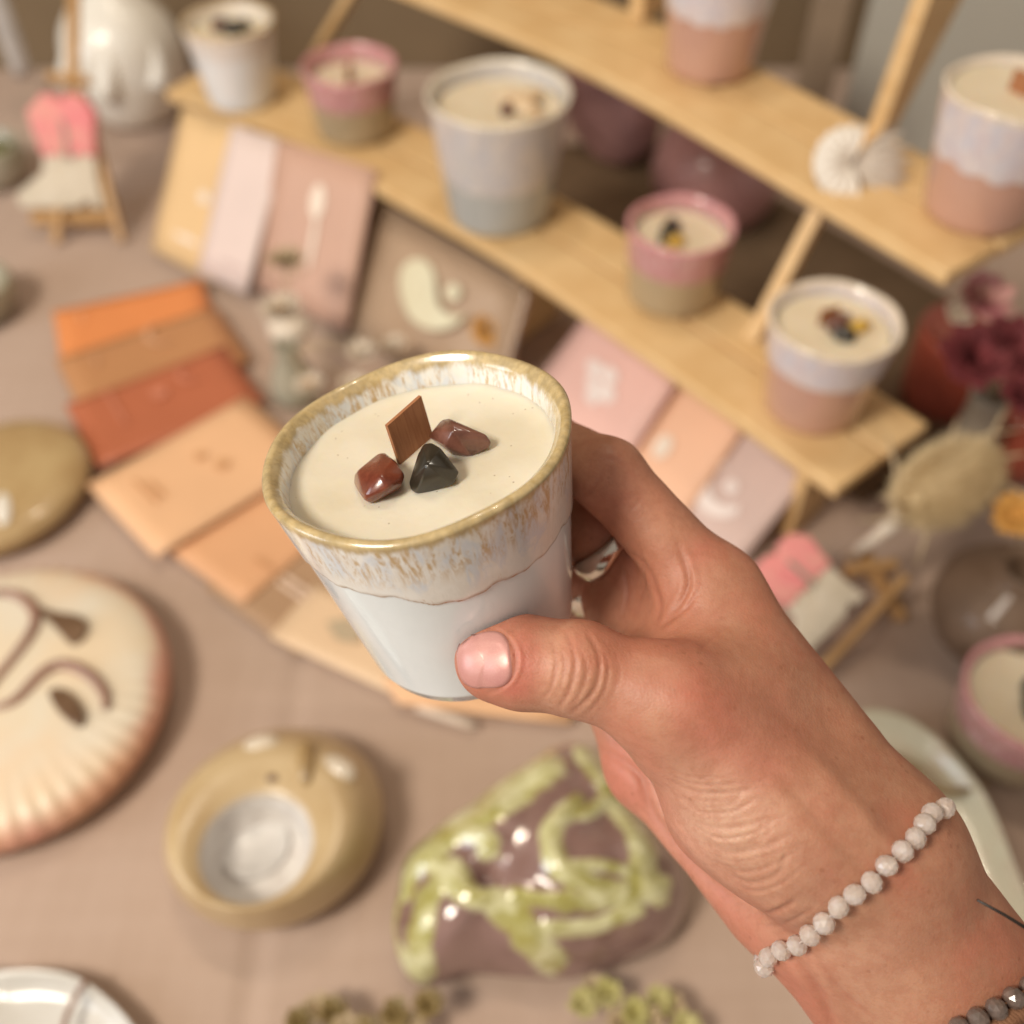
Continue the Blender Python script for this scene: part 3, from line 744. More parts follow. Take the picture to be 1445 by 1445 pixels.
M_black = simple('dark_cord', (.03, .022, .018), None, 100, .5)
e0, e1 = cpt(1379, 1270, .226), cpt(1455, 1314, .226)
tag(link('cord_end', tube_mesh([Vector(c2w(e0)), Vector(c2w((e0 + e1) / 2 + np.array([0, -.0002, 0]))), Vector(c2w(e1))], [.00030, .00038, .00042], 8), M_black), 'thin dark cord end sticking out over the forearm at the right edge', 'cord')

# ------------------------------------------------------------------ cards on the cloth
def cmat(name, c, c2=None): return simple(name, c, c2 or tuple(x * .93 for x in c), 14, .55, .08, 300)
def w3(v): return Vector(v)
def decal(name, pts, m, parent, up=Vector((0, 0, 1)), lift=.0006):
    return link(name, prism([Vector(p) + up * lift for p in pts], .0004, up=up), m, parent, smooth=False)
def card(name, TL, TR, length, z, m, label, group='printed cards fanned out on the cloth', bend=.0008, marks=()):
    a, b = P(*TL, z), P(*TR, z); d = (b - a); n = Vector((d.y, -d.x, 0)).normalized() * length
    cs = [a, b, b + n, a + n]
    root = empty(name, (a + b) / 2 + n / 2); tag(root, label, 'card', group); bpy.context.view_layer.update()
    me = sheet(cs, .0007, 8, bend, .0006, z * 900); me.transform(Matrix.Translation(-root.location)); link('paper', me, m, root)
    def at(u, v): return a + d * u + n * v - root.location
    for mk in marks:
        kind, u, v, sz, mm = mk
        if kind == 'arc':      # crescent
            pts = []; N = 14
            for i in range(N + 1): t = -1.9 + 3.8 * i / N; pts.append((math.cos(t) * sz, math.sin(t) * sz))
            for i in range(N + 1): t = 1.9 - 3.8 * i / N; pts.append((math.cos(t) * sz * .74 + sz * -.16, math.sin(t) * sz * .92))
            pts = [at(u, v) + Vector((-x * .8 - y * .6, y * .8 - x * .6, 0)) for x, y in pts]
            decal('crescent_print', pts, mm, root, lift=.0015 + abs(bend))
        elif kind == 'line':
            l = sz; w = .0012; ud = d.normalized(); nd = n.normalized(); c = at(u, v)
            decal('text_print', [c - nd * l - ud * w, c + nd * l - ud * w, c + nd * l + ud * w, c - nd * l + ud * w], mm, root, lift=.0014 + abs(bend))
        elif kind == 'dot':
            c = at(u, v); decal('dot_print', [c + Vector((math.cos(2 * PI * i / 12), math.sin(2 * PI * i / 12), 0)) * sz for i in range(12)], mm, root, lift=.0014 + abs(bend))
    return root
c_or = cmat('orange_card', (.75, .27, .09)); c_tn = cmat('caramel_card', (.50, .24, .105)); c_te = cmat('terracotta_card', (.47, .14, .065))
c_pe = cmat('peach_card', (.80, .48, .27)); c_p2 = cmat('deep_peach_card', (.74, .40, .21)); c_br = cmat('fawn_card', (.42, .26, .15)); c_cr = cmat('cream_card', (.78, .56, .36))
i_or = cmat('pale_orange_ink', (.82, .42, .22)); i_tn = cmat('pale_caramel_ink', (.62, .34, .19)); i_te = cmat('pale_terracotta_ink', (.60, .22, .13)); i_pe = cmat('brown_ink', (.60, .32, .15)); i_lt = cmat('light_ink', (.86, .66, .52))
card('card', (75, 440), (284, 394), .080, .0045, c_or, 'bright orange card at the top of the fan left of the cup', marks=(('line', .17, .22, .006, i_or),))
card('card', (78, 507), (303, 432), .080, .0060, c_tn, 'caramel card with a pale crescent below the bright orange card', marks=(('arc', .62, .18, .014, i_tn), ('line', .2, .25, .006, i_tn)))
card('card', (92, 572), (316, 488), .078, .0075, c_te, 'terracotta card between the caramel and the pale peach card', marks=(('line', .24, .3, .022, i_te), ('dot', .5, .35, .006, i_te), ('arc', .72, .25, .010, i_te)))
card('card', (240, 780), (400, 655), .070, .0035, c_p2, 'deep peach card partly under the pale peach card', marks=(('line', .3, .8, .008, i_pe),))
card('card', (122, 685), (345, 560), .090, .0090, c_pe, 'pale peach card with small brown print at the bottom of the fan', marks=(('line', .20, .38, .015, i_pe), ('line', .25, .42, .010, i_pe), ('dot', .55, .35, .004, i_pe), ('dot', .6, .55, .005, i_pe)))
card('card', (290, 830), (430, 715), .085, .0020, c_br, 'fawn brown card with pale print between the peach and cream cards', marks=(('line', .35, .55, .012, i_lt), ('line', .42, .55, .012, i_lt)))
# cream card and the pale leaflet below the cup
a = [P(447, 822, .0030), P(690, 930, .0030), P(596, 998, .0030), P(380, 899, .0030)]
r_ = empty('card', a[0]); tag(r_, 'cream card sticking out under the bottom of the held cup', 'card', 'printed cards fanned out on the cloth')
me = sheet(a, .0007, 6, .0005); me.transform(Matrix.Translation(-a[0])); link('paper', me, c_cr, r_)
decal('leaf_print', [P(x, y, .0042) - a[0] for x, y in ((460, 878), (490, 872), (512, 890), (505, 908), (475, 903))], cmat('sage_ink', (.50, .40, .27)), r_)
a = [P(540, 955, .0050), P(815, 985, .0050), P(805, 1022, .0050), P(560, 992, .0050)]
tag(link('leaflet', sheet(a, .0012, 4, .0004), c_pe), 'pale peach leaflet lying between the cup base and the swirled ornament', 'leaflet')
a = [P(590, 992, .004), P(672, 1018, .004), P(668, 1030, .004), P(586, 1002, .004)]
tag(link('card_edge_glint', sheet(a, .0009, 3, .0002), cmat('edge_glint_white', (.74, .62, .52))), 'narrow pale strip added for the bright card edge just below the base of the held cup', 'strip')  # pale strip added as the highlight along the card's edge

# cards leaning on the shelf at the upper left
def lean(TL, TR, BR, BL, m, label, marks=(), group='cards leaning on the shelf front'):
    cs = [P(*TL), P(*TR), P(*BR), P(*BL)]
    root = empty('card', (cs[2] + cs[3]) / 2); tag(root, label, 'card', group); bpy.context.view_layer.update()
    me = sheet(cs, .0009, 6, .0006); me.transform(Matrix.Translation(-root.location)); link('paper', me, m, root)
    nrm = (cs[1] - cs[0]).cross(cs[3] - cs[0]).normalized(); nrm = nrm if nrm.z > 0 else -nrm
    def at(u, v): 
        return cs[0] * (1 - u) * (1 - v) + cs[1] * u * (1 - v) + cs[2] * u * v + cs[3] * (1 - u) * v - root.location
    for nm, mm, uv in marks: decal(nm, [at(u, v) for u, v in uv], mm, root, nrm, .0016)
    return root, at, nrm
def ell(u, v, ru, rv, n=16, rot=0.0, k=0.0):
    o = []
    for i in range(n):
        a = 2 * PI * i / n; x, y = math.cos(a) * ru, math.sin(a) * rv; o.append((u + x * math.cos(rot) - y * math.sin(rot), v + x * math.sin(rot) + y * math.cos(rot)))
    return o
c_ye = cmat('straw_card', (.76, .52, .27)); c_wh = cmat('blush_white_card', (.74, .60, .55)); c_du = cmat('dusty_rose_card', (.58, .36, .27)); c_ink = cmat('pale_cream_ink', (.86, .74, .62))
lean((258, 152, .098), (350, 178, .100), (300, 398, .006), (214, 352, .006), c_ye, 'straw yellow card leaning at the left end of the shelf', (('flower_print', c_ink, ell(.62, .52, .09, .04)), ('text_print', c_ink, ell(.5, .82, .2, .02))))
lean((328, 176, .106), (405, 200, .106), (347, 416, .008), (279, 384, .008), c_wh, 'blush white card leaning between the straw and dusty rose cards', (('text_print', cmat('blush_ink', (.62, .48, .45)), ell(.6, .86, .25, .014)),))
lean((392, 196, .108), (532, 240, .108), (488, 470, .010), (362, 405, .010), c_du, 'dusty rose card with a slim pale leaf print leaning on the shelf', (('leaf_print', c_ink, ell(.5, .30, .07, .11)), ('stem_print', c_ink, ell(.52, .55, .025, .18))))

# framed moon card leaning on the front of the lower shelf
fr_c = [P(532, 290, .075), P(742, 412, .075), P(700, 560, .004), P(488, 470, .004)]
frame = empty('picture_frame', (fr_c[2] + fr_c[3]) / 2); tag(frame, 'fawn framed picture of a cream moon leaning on the lower shelf', 'picture'); bpy.context.view_layer.update()
me = sheet(fr_c, .0030, 4); me.transform(Matrix.Translation(-frame.location)); link('picture_panel', me, cmat('fawn_panel', (.46, .32, .215)), frame)
nrm = (fr_c[1] - fr_c[0]).cross(fr_c[3] - fr_c[0]).normalized(); nrm = nrm if nrm.z > 0 else -nrm
M_fr = simple('brown_frame_wood', (.24, .155, .09), None, 50, .6); M_acr = simple('clear_acrylic_edge', (.52, .39, .29), None, 50, .15)
for i, (mm, w) in enumerate(((M_fr, .005), (M_acr, .0035), (M_fr, .003), (M_fr, .0055))):
    p, q = fr_c[i], fr_c[(i + 1) % 4]; inw = ((fr_c[0] + fr_c[2]) / 2 - (p + q) / 2).normalized()
    pts = [p + nrm * .0022 - frame.location, q + nrm * .0022 - frame.location, q - inw * w + nrm * .0022 - frame.location, p - inw * w + nrm * .0022 - frame.location]
    link('frame_side', prism(pts, .006, .0006, up=nrm), mm, frame, smooth=False)
def fat(u, v): return fr_c[0] * (1 - u) * (1 - v) + fr_c[1] * u * (1 - v) + fr_c[2] * u * v + fr_c[3] * (1 - u) * v - frame.location
M_moon = simple('cream_moon_print', (.72, .68, .50), (.66, .60, .42), 120, .5)
def on_frame(px, py):          # the point of the panel seen at px,py
    o = Vector(C_); d = Vector(c2w(cpt(px, py, 1.0))) - o; t = (fr_c[0] - o).dot(nrm) / d.dot(nrm); return o + d * t - frame.location
mo = spline([(566, 385, 0), (580, 368, 0), (601, 368, 0), (614, 388, 0), (616, 412, 0), (622, 434, 0), (640, 446, 0), (655, 444, 0), (645, 458, 0), (622, 466, 0), (598, 462, 0), (578, 446, 0), (567, 418, 0)], 5, True)
decal('moon', [on_frame(p.x, p.y) for p in mo], M_moon, frame, nrm, .0012)
decal('moon_dot', [on_frame(640 + 11 * math.cos(2 * PI * i / 16), 413 + 12 * math.sin(2 * PI * i / 16)) for i in range(16)], M_moon, frame, nrm, .0012)

# three cards fanned at the right of the cup
c_pk = cmat('pink_card', (.78, .49, .43)); c_p3 = cmat('apricot_card', (.84, .51, .34)); c_lv = cmat('mauve_card', (.62, .46, .41)); i_w = cmat('white_ink', (.84, .74, .70))
G3 = 'cards fanned out right of the held cup'
def px_ell(x, y, rx, ry, z=None): return None
root, at, nn = lean((842, 425, .060), (965, 525, .060), (860, 690, .003), (742, 560, .003), c_pk, 'pink card with a white flower print right behind the cup rim', (), G3)
for (u, v, ru, rv) in ((.36, .42, .09, .06), (.50, .38, .08, .06), (.42, .52, .07, .05), (.56, .50, .09, .07), (.48, .60, .07, .05)):
    decal('flower_print', [at(a, b) for a, b in ell(u, v, ru, rv)], i_w, root, nn, .0016 + .0001 * u)
root, at, nn = lean((972, 515, .056), (1062, 588, .056), (960, 740, .006), (862, 660, .006), c_p3, 'apricot card between the pink and the mauve card', (), G3)
decal('crescent_print', [at(a, b) for a, b in ell(.35, .62, .10, .10)], c_ink, root, nn, .0016)
root, at, nn = lean((1052, 575, .052), (1146, 668, .052), (1040, 800, .006), (930, 712, .006), c_lv, 'mauve card with a white crescent moon at the right of the fan', (), G3)
cres = [(.40 + .30 * math.cos(t), .58 + .24 * math.sin(t)) for t in np.linspace(.3, 3.9, 18)] + [(.44 + .21 * math.cos(t), .53 + .165 * math.sin(t)) for t in np.linspace(3.8, .4, 16)]
decal('crescent_print', [at(a, b) for a, b in cres], i_w, root, nn, .0016)
decal('dot_print', [at(a, b) for a, b in ell(.46, .53, .07, .06)], i_w, root, nn, .0016)

# ------------------------------------------------------------------ ceramic things on the cloth
def rings_mesh(rings): V, Fc = loft(rings); return mesh(V, Fc)
# round face plaque at the left edge
pc = P(8, 992, .012); R0 = .094
root = empty('face_plate', Vector((pc.x, pc.y, 0))); tag(root, 'large round face plaque with fluted pink rim cut by the left edge', 'plaque'); bpy.context.view_layer.update()
rings = []; rimv = []; seg = 240
for (r, z) in [(.0, 0), (.80, 0), (.93, .003), (.985, .009), (1.0, .015), (.985, .020), (.95, .0235), (.90, .026), (.84, .028), (.76, .0295), (.66, .0305), (.5, .0315), (.3, .032), (.1, .032), (.001, .032)]:
    ring = []
    for j in range(seg):
        a = 2 * PI * j / seg; top = z > .014; fl = .010 * math.sin(a * 52 + .8 * math.sin(a * 3)) if r > .8 and top else 0
        rr = r * R0 * (1 + (fl * .35 if r > .9 else 0)); zz = z + (.0009 * math.sin(a * 52 + .8 * math.sin(a * 3)) * max(0, (r - .68) / .32) if top else 0)
        ring.append((rr * math.cos(a), rr * math.sin(a), zz)); rimv.append(r)
    rings.append(ring)
me = rings_mesh(rings); set_attr(me, 'rim', rimv)
s = NT('cream_and_rose_glaze'); r_a = s.math('ADD', s.attr('rim'), s.math('MULTIPLY', s.math('SUBTRACT', s.noise(25, 4), .5), .22))
c = s.mix(s.step(s.noise(14, 4), .35, .7), (.74, .60, .42), (.72, .66, .54)); c = s.mix(s.step(r_a, .88, 1.02), c, (.60, .27, .20))
c = s.mix(s.math('MULTIPLY', s.step(s.noise(9, 3), .5, .7), .5), c, (.78, .50, .27))
link('plate_body', me, s.out(c, .45, s.bump(s.noise(120, 3), .2, .001), **{'Coat Weight': .12, 'Coat Roughness': .25}), root)
M_line = simple('mauve_brown_line', (.34, .19, .14), None, 60, .35, coat=.3); M_eye = simple('dark_brown_glaze', (.12, .065, .035), (.20, .12, .07), 80, .3, coat=.4)
def loc(px, py, z): return P(px, py, z) - root.location
for pl, w in ((((-30, 842), (5, 836), (34, 845), (50, 868), (40, 900), (-5, 958), (-25, 985)), .0034), (((-10, 1000), (22, 988), (60, 950), (90, 938), (124, 951), (146, 976), (149, 1000)), .0036)):
    path = spline([loc(x, y, .0325) for x, y in pl], 6); n = len(path)
    link('sculpted_line', tube_mesh(path, [w * (.4 + .6 * math.sin(PI * min(1, (i + 3) / (n + 4)))) for i in range(n)], 8), M_line, root)
for pl in (((50, 855), (75, 862), (110, 868), (122, 880), (115, 900), (98, 906), (78, 885)), ((68, 975), (85, 970), (105, 982), (118, 1005), (112, 1022), (95, 1015), (78, 998))):
    outl = [loc(p.x, p.y, .0345) for p in spline([(x, y, 0) for x, y in pl], 4, True)]
    link('eye', prism(outl, .004, .0012), M_eye, root)

# face candle holder
hc = P(395, 1178, .0); mp = mpp(P(395, 1165, .02))
root = empty('face_candle_holder', hc); tag(root, 'tan face shaped candle holder with an open white mouth bowl', 'candle holder'); bpy.context.view_layer.update()
oc = P(362, 1196, .038) - hc; oc.z = 0; RB = .0565; rings = []; bowl = []
def hring(cx, cy, r, z, k, wob=0):
    ring = []
    for j in range(96):
        a = 2 * PI * j / 96; rr = r * (1 + wob * math.sin(2 * a + .6)); ring.append((cx + rr * math.cos(a), cy + rr * math.sin(a), z)); bowl.append(k)
    rings.append(ring)
ox, oy = oc.x, oc.y; RO = .0268
for r, z, k in ((.001, .013, 1), (.3, .013, 1), (.6, .0135, 1), (.8, .016, 1), (.92, .022, 1), (.98, .030, 1), (1.0, .0365, 1)): hring(ox, oy, RO * r, z, k)
hring(ox, oy, RO * 1.04, .0392, .4); hring(ox * .97, oy * .97, RO * 1.10, .0402, 0)
for t in (.12, .25, .4, .55, .7, .82, .91, .97, 1.0):
    z = .0402 + .0040 * math.sin(PI * min(1, t * 1.3)) - .0245 * t ** 3.2
    hring(ox * (.97 - .97 * t), oy * (.97 - .97 * t), RO * 1.1 + (RB - RO * 1.1) * t ** .8, z, 0, .02 * t)
for r, z in ((.99, .013), (.95, .007), (.86, .002), (.75, 0), (.001, 0)): hring(0, 0, RB * r, z, 0, .02)
me = rings_mesh(rings); set_attr(me, 'bowl', bowl)
s = NT('tan_glaze_white_bowl'); c = s.mix(s.step(s.noise(28, 5), .35, .68), (.56, .42, .24), (.47, .33, .17)); cw = s.mix(s.step(s.noise(90, 4), .4, .7), (.72, .69, .66), (.60, .56, .53))
link('holder_body', me, s.out(s.mix(s.attr('bowl'), c, cw), .28, s.bump(s.noise(60, 3), .25, .001), **{'Coat Weight': .2, 'Coat Roughness': .2}), root)
M_lid = simple('cream_spot', (.70, .60, .47), None, 100, .3, coat=.5)
for x, y, rx, ry, a in ((370, 1052, .010, .0062, .2), (478, 1084, .0105, .0062, -.5)):
    q = P(x, y, .0395) - hc; link('eyelid', blob(q, (rx, ry, .0040), 3, .1, 1, Matrix.Rotation(a, 3, 'Z')), M_lid, root)
q = P(432, 1076, .043) - hc; link('nose', blob(q, (.0045, .013, .0045), 3, .1, 1, Matrix.Rotation(.15, 3, 'Z')), simple('tan_nose', (.36, .235, .10), None, 60, .3, coat=.4), root)
q = P(385, 1098, .0405) - hc; link('hole_shade', blob(q, (.004, .003, .002), 2), M_eye, root)  # dark raised spot stands for the shade inside a small hole
q = P(358, 1192, .0145) - hc; link('tealight', revolve([(0, -.004), (.0185, -.004), (.019, .0), (.0185, .0035), (.017, .0038), (.0165, .0028), (.001, .0026)], 40), simple('white_tealight_wax', (.74, .72, .70), None, 200, .35, coat=.3), root).location = q

# plates with free outlines
def dish(name, outline, z, h, m, label, inner=.84, cat='dish'):
    pts = spline([Vector((p.x, p.y, 0)) for p in (P(x, y, z) for x, y in outline)], 8, True); c = sum(pts, Vector()) / len(pts)
    root = empty(name, c); tag(root, label, cat); bpy.context.view_layer.update(); rings = []
    for sc, zz in ((.001, 0), (.70, 0), (.86, .001), (.96, h * .45), (1.0, h * .8), (1.0, h), (.975, h * 1.04), (.94, h * .98), (.88, h * .62), (inner, h * .38), (.6, h * .26), (.3, h * .22), (.001, h * .2)):
        rings.append([((p - c) * sc) + Vector((0, 0, zz)) for p in pts])
    link(name + '_body', rings_mesh(rings), m, root); return root, c
M_dish = NT('cream_green_glaze'); s = M_dish; c = s.mix(s.step(s.noise(16, 4), .38, .66), (.70, .66, .50), (.58, .54, .40)); c = s.mix(s.math('MULTIPLY', s.step(s.noise(24, 3), .52, .68), .5), c, (.62, .48, .36))
M_dish = s.out(c, .22, s.bump(s.noise(50, 3), .2, .001), **{'Coat Weight': .6})
root, c = dish('shallow_dish', [(1200, 1012), (1262, 1006), (1330, 1048), (1388, 1120), (1425, 1205), (1462, 1310), (1430, 1400), (1330, 1400), (1230, 1340), (1160, 1230), (1150, 1100)], .012, .013, M_dish,
               'cream green shallow dish behind the wrist with a brown raised line')
path = spline([P(x, y, .009) - c for x, y in ((1190, 1058), (1244, 1065), (1294, 1086), (1336, 1118), (1392, 1108))], 6)
link('raised_line', tube_mesh(path, [.0016 + .0014 * math.sin(PI * i / (len(path) - 1)) for i in range(len(path))], 8), simple('olive_brown_line', (.30, .20, .09), None, 80, .3, coat=.4), root)
root, c = dish('round_dish', [(-60, 1385), (0, 1371), (62, 1369), (122, 1386), (190, 1450), (220, 1540), (160, 1620), (40, 1640), (-80, 1560)], .010, .011, simple('grey_white_glaze', (.66, .64, .60), (.58, .55, .50), 30, .25, coat=.5),
               'grey white dish with a brown cord laid across it in the lower left corner')
link('cord_line', tube_mesh(spline([P(x, y, .012) - c for x, y in ((122, 1383), (108, 1405), (92, 1440), (80, 1500))], 5), .0014, 8), M_line, root)
# tan oval dish at the left edge
oc_ = P(0, 692, .006); root = empty('oval_plaque', Vector((oc_.x, oc_.y, 0))); tag(root, 'tan glazed oval plaque with a white stroke at the left edge above the face', 'plaque'); bpy.context.view_layer.update()
me = revolve([(.001, 0), (.052, 0), (.060, .004), (.0625, .010), (.060, .015), (.052, .0185), (.035, .0205), (.001, .021)], 64, lambda r, z, a: (r * (1 + .05 * math.cos(2 * a - 2.2)), z))
M_tan = simple('tan_speckled_glaze', (.50, .36, .18), (.42, .28, .13), 35, .3, coat=.5); link('plaque_body', me, M_tan, root)
q = P(4, 718, .0205) - root.location; link('white_stroke', blob(q, (.0055, .015, .002), 3, .1, 1, Matrix.Rotation(.35, 3, 'Z')), M_whiteg, root)
# green and mauve swirled ornament
gc = P(750, 1240, 0)
root = empty('swirled_ornament', gc); tag(root, 'glossy mauve ornament with raised yellow green swirls below the hand', 'ornament'); bpy.context.view_layer.update()
outl = spline([P(x, y, .012) - gc for x, y in ((556, 1330), (566, 1240), (600, 1192), (690, 1128), (768, 1072), (830, 1058), (872, 1100), (905, 1165), (968, 1240), (955, 1310), (890, 1352), (790, 1378), (670, 1372), (590, 1388))], 8, True)
for p in outl: p.z = 0
cg = sum(outl, Vector()) / len(outl); hole_c = P(686, 1234, .050) - gc; hole_c.z = 0; rings = []
def gh(sc): return .006 + .050 * math.sqrt(max(0, 1 - sc ** 2.4))
swirls = [(np.array([(p.x, p.y) for p in spline([(x, y, 0) for x, y in pl], 5)]), w) for pl, w in (
    (((575, 1225), (620, 1180), (700, 1135), (770, 1080)), 20), (((572, 1262), (572, 1228), (600, 1212), (622, 1240), (606, 1270), (612, 1262), (602, 1300), (592, 1340), (602, 1378)), 13), (((558, 1280), (553, 1330), (572, 1372), (600, 1384)), 9),
    (((606, 1212), (650, 1178), (690, 1182), (692, 1205)), 13), (((640, 1240), (668, 1258), (700, 1268), (730, 1305), (776, 1352)), 19), (((810, 1142), (782, 1168), (780, 1205), (796, 1236), (830, 1252), (880, 1258)), 13),
    (((730, 1262), (804, 1276), (880, 1274), (940, 1255)), 10), (((775, 1308), (843, 1310), (905, 1292)), 9), (((868, 1130), (888, 1150), (902, 1185), (908, 1240), (930, 1270)), 14), (((800, 1148), (830, 1152), (860, 1132), (890, 1128)), 9),
    (((825, 1066), (842, 1088), (862, 1118)), 13), (((796, 1236), (850, 1222), (900, 1236)), 7))]
def swirl_at(v):               # strength of the poured green glaze ridge at a point of the top
    q = v + gc - Vector(C_); dd = q.dot(Vector(F_)); x = q.x / dd * FPX + HALF; y = HALF - q.dot(Vector(U_)) / dd * FPX
    x += 9 * noise.noise(v * 45); y += 9 * noise.noise(v * 45 + Vector((9, 9, 9))); best = 0
    for pl, w in swirls:
        a, b = pl[:-1], pl[1:]; ab = b - a; t = np.clip(((np.array([x, y]) - a) * ab).sum(1) / ((ab * ab).sum(1) + 1e-9), 0, 1)
        dmin = np.sqrt(((a + t[:, None] * ab - [x, y]) ** 2).sum(1)).min(); best = max(best, math.exp(-(dmin / (w * 1.3)) ** 2))
    return best
gatt = []
for sc, z in [(.001, 0), (.8, 0), (.95, .003), (1.0, .008)] + [(q, None) for q in (.995, .985, .965, .94, .91, .88, .85, .81, .77, .73, .69, .65, .60, .55, .50, .45, .40, .35, .29, .23, .17, .11, .05, .001)]:
    ring = []
    for p in spline(outl, 3, True):
        v = cg + (p - cg) * sc; zz = gh(sc) if z is None else z; st = 0
        if z is None:
            zz += .005 * noise.noise(Vector((v.x * 38, v.y * 38, 5))) * min(1, sc * 3)
            st = swirl_at(Vector((v.x, v.y, zz))); zz += .0050 * st
            q = Vector((v.x, v.y, 0)) - hole_c; zz -= .016 * math.exp(-(q.length / .0065) ** 2)
            st *= 1 - math.exp(-(q.length / .007) ** 2)
        gatt.append(st); ring.append((v.x, v.y, zz))
    rings.append(ring)
me = rings_mesh(rings); set_attr(me, 'green', gatt)
s = NT('mauve_and_green_gloss_glaze'); ga = s.math('ADD', s.attr('green'), s.math('MULTIPLY', s.math('SUBTRACT', s.noise(70, 5, .65, None, 1.4), .5), .9))
c = s.mix(s.step(s.noise(40, 4), .3, .7), (.20, .115, .10), (.30, .185, .165)); gcl = s.mix(s.step(s.noise(55, 4, .6, None, 1.5), .35, .65), (.36, .33, .085), (.68, .66, .40))
c = s.mix(s.step(ga, .28, .55), c, gcl)
link('ornament_body', me, s.out(c, .14, s.bump(s.noise(90, 3), .15, .001), **{'Coat Weight': 1.0, 'Coat Roughness': .05}), root)

# white pot with raised drips, upper left
root = empty('ceramic_pot', P(197, 158, 0)); tag(root, 'plump white ceramic pot with a pointed top behind the small easel', 'pot'); bpy.context.view_layer.update()
def potfn(r, z, a):
    k = math.sin(PI * min(1, max(0, (z - .035) / .10))) if z > .035 else 0; return (r * (1 + .045 * k * max(0, math.sin(a * 3 + 1.2)) ** 3 + (.008 * math.sin(z * 1600) if z < .04 else 0)), z)
link('pot_body', revolve([(.001, 0), (.036, 0), (.040, .002), (.046, .010), (.051, .020), (.055, .030), (.057, .038), (.0585, .046), (.0590, .058), (.0585, .070), (.056, .082), (.051, .094), (.043, .105), (.032, .115), (.020, .123), (.010, .130), (.001, .136)], 96, potfn), M_whiteg, root)
for a in (3.7, 4.6, 5.5):
    pth = [Vector((math.cos(a + .18 * math.sin(t * 3)) * (.0585 - .026 * t ** 1.6), math.sin(a + .18 * math.sin(t * 3)) * (.0585 - .026 * t ** 1.6), .046 + .064 * t)) for t in np.linspace(0, 1, 10)]
    link('raised_drip', tube_mesh(pth, [.013 - .008 * t for t in np.linspace(0, 1, 10)], 16), M_whiteg, root)

# boots and easels
M_pkb = simple('pink_felt', (.78, .24, .26), (.76, .36, .30), 60, .9, .3, 500); M_whb = simple('white_clay', (.66, .58, .46), (.58, .50, .38), 60, .7, .3, 300); M_grn = simple('sage_stripe', (.36, .32, .25), None, 60, .8)
def boots(o, X, Y, N, s, label, name='boot_pair'):
    root = empty(name, o); tag(root, label, 'boots', 'small pink and white boots'); bpy.context.view_layer.update()
    def pl(pts, dz, th): return [X * x * s + Y * y * s + N * (dz + th) for x, y in pts]
    for k, (dx, dz) in enumerate(((0, 0), (.42, .003))):
        foot = [(.02, .0), (-.5, .0), (-.56, .12), (-.34, .22), (-.05, .34), (0, .52), (.42, .48), (.40, .28), (.44, .0), (.26, .0), (.2, .08)]
        foot = [(x + dx, y * 1.35) for x, y in foot]; link('boot_foot', prism([v for v in pl(foot, dz, .010)], .010, .0022, up=N), M_whb, root)
        sh = [(-.01, .46), (-.10, .85), (-.14, 1.12), (.02, 1.24), (.12, 1.36), (.34, 1.34), (.45, 1.20), (.52, 1.05), (.46, .75), (.43, .42), (.36, .50), (.28, .42), (.2, .5), (.1, .42)]
        sh = [(x + dx, (y - .42) * .80 + .62) for x, y in sh]; link('boot_shaft', prism(pl(sh, dz, .0115), .0125, .0022, up=N), M_pkb, root)
    link('stitched_stripe', prism(pl([(.40, .60), (.47, .60), (.47, 1.05), (.40, 1.10)], .003, .0125), .001, 0, up=N), M_grn, root, smooth=False)
    return root
eo = P(115, 300, .012); X = Vector((1, 0, 0)); Y = Vector((0, .42, .907)); N = X.cross(Y)
easel = empty('mini_easel', Vector((eo.x, eo.y, 0))); tag(easel, 'small honey wood easel carrying pink and white boots at the left', 'easel'); bpy.context.view_layer.update()
def bar(p, q, w, t, name, parent, m=M_easel):
    p, q = Vector(p), Vector(q); d = (q - p).normalized(); a = d.cross(Vector((0, 1, .2))).normalized() * w * .5; b2 = d.cross(a).normalized() * t
    link(name, prism([p - a, p + a, q + a, q - a], t, min(w, t) * .2, up=-b2.normalized()), m, parent, smooth=False)
def pe(x, y, z): return P(x, y, z) - Vector((eo.x, eo.y, 0))
bar(pe(80, 342, .0), pe(100, 130, .105), .007, .006, 'leg', easel); bar(pe(175, 340, .0), pe(118, 130, .105), .007, .006, 'leg', easel)
bar(pe(98, 230, .0), pe(106, 128, .10), .006, .005, 'leg', easel); bar(pe(48, 300, .016), pe(168, 300, .016), .010, .012, 'ledge', easel)
bar(pe(104, 125, .10), pe(106, -60, .20), .010, .006, 'mast', easel); bar(pe(70, 105, .112), pe(130, 112, .112), .008, .006, 'crosspiece', easel)
boots(P(80, 292, .022), X, Y * 1.25, N, .055, 'pink topped white boots standing on the small easel at the left')
# second pair and a tipped easel at the right
e2 = P(1230, 880, 0); easel2 = empty('mini_easel', e2); tag(easel2, 'small tan wooden easel lying behind the wrist at the right', 'easel'); bpy.context.view_layer.update()
for a, b_, w in (((1145, 950, .006), (1272, 812, .03), .010), ((1190, 800, .03), (1262, 792, .03), .010), ((1215, 770, .035), (1275, 870, .004), .009)):
    bar(P(*a) - e2, P(*b_) - e2, w, .006, 'leg', easel2)
X2 = Vector((.62, .52, .25)).normalized(); Y2 = Vector((-.50, .80, .30)); Y2 = (Y2 - X2 * Y2.dot(X2)).normalized(); N2 = X2.cross(Y2); N2 = N2 if N2.z > 0 else -N2
boots(P(1158, 905, .020), X2, Y2, N2, .042, 'pink and white boots lying beside the wrist near the prickly seed head')

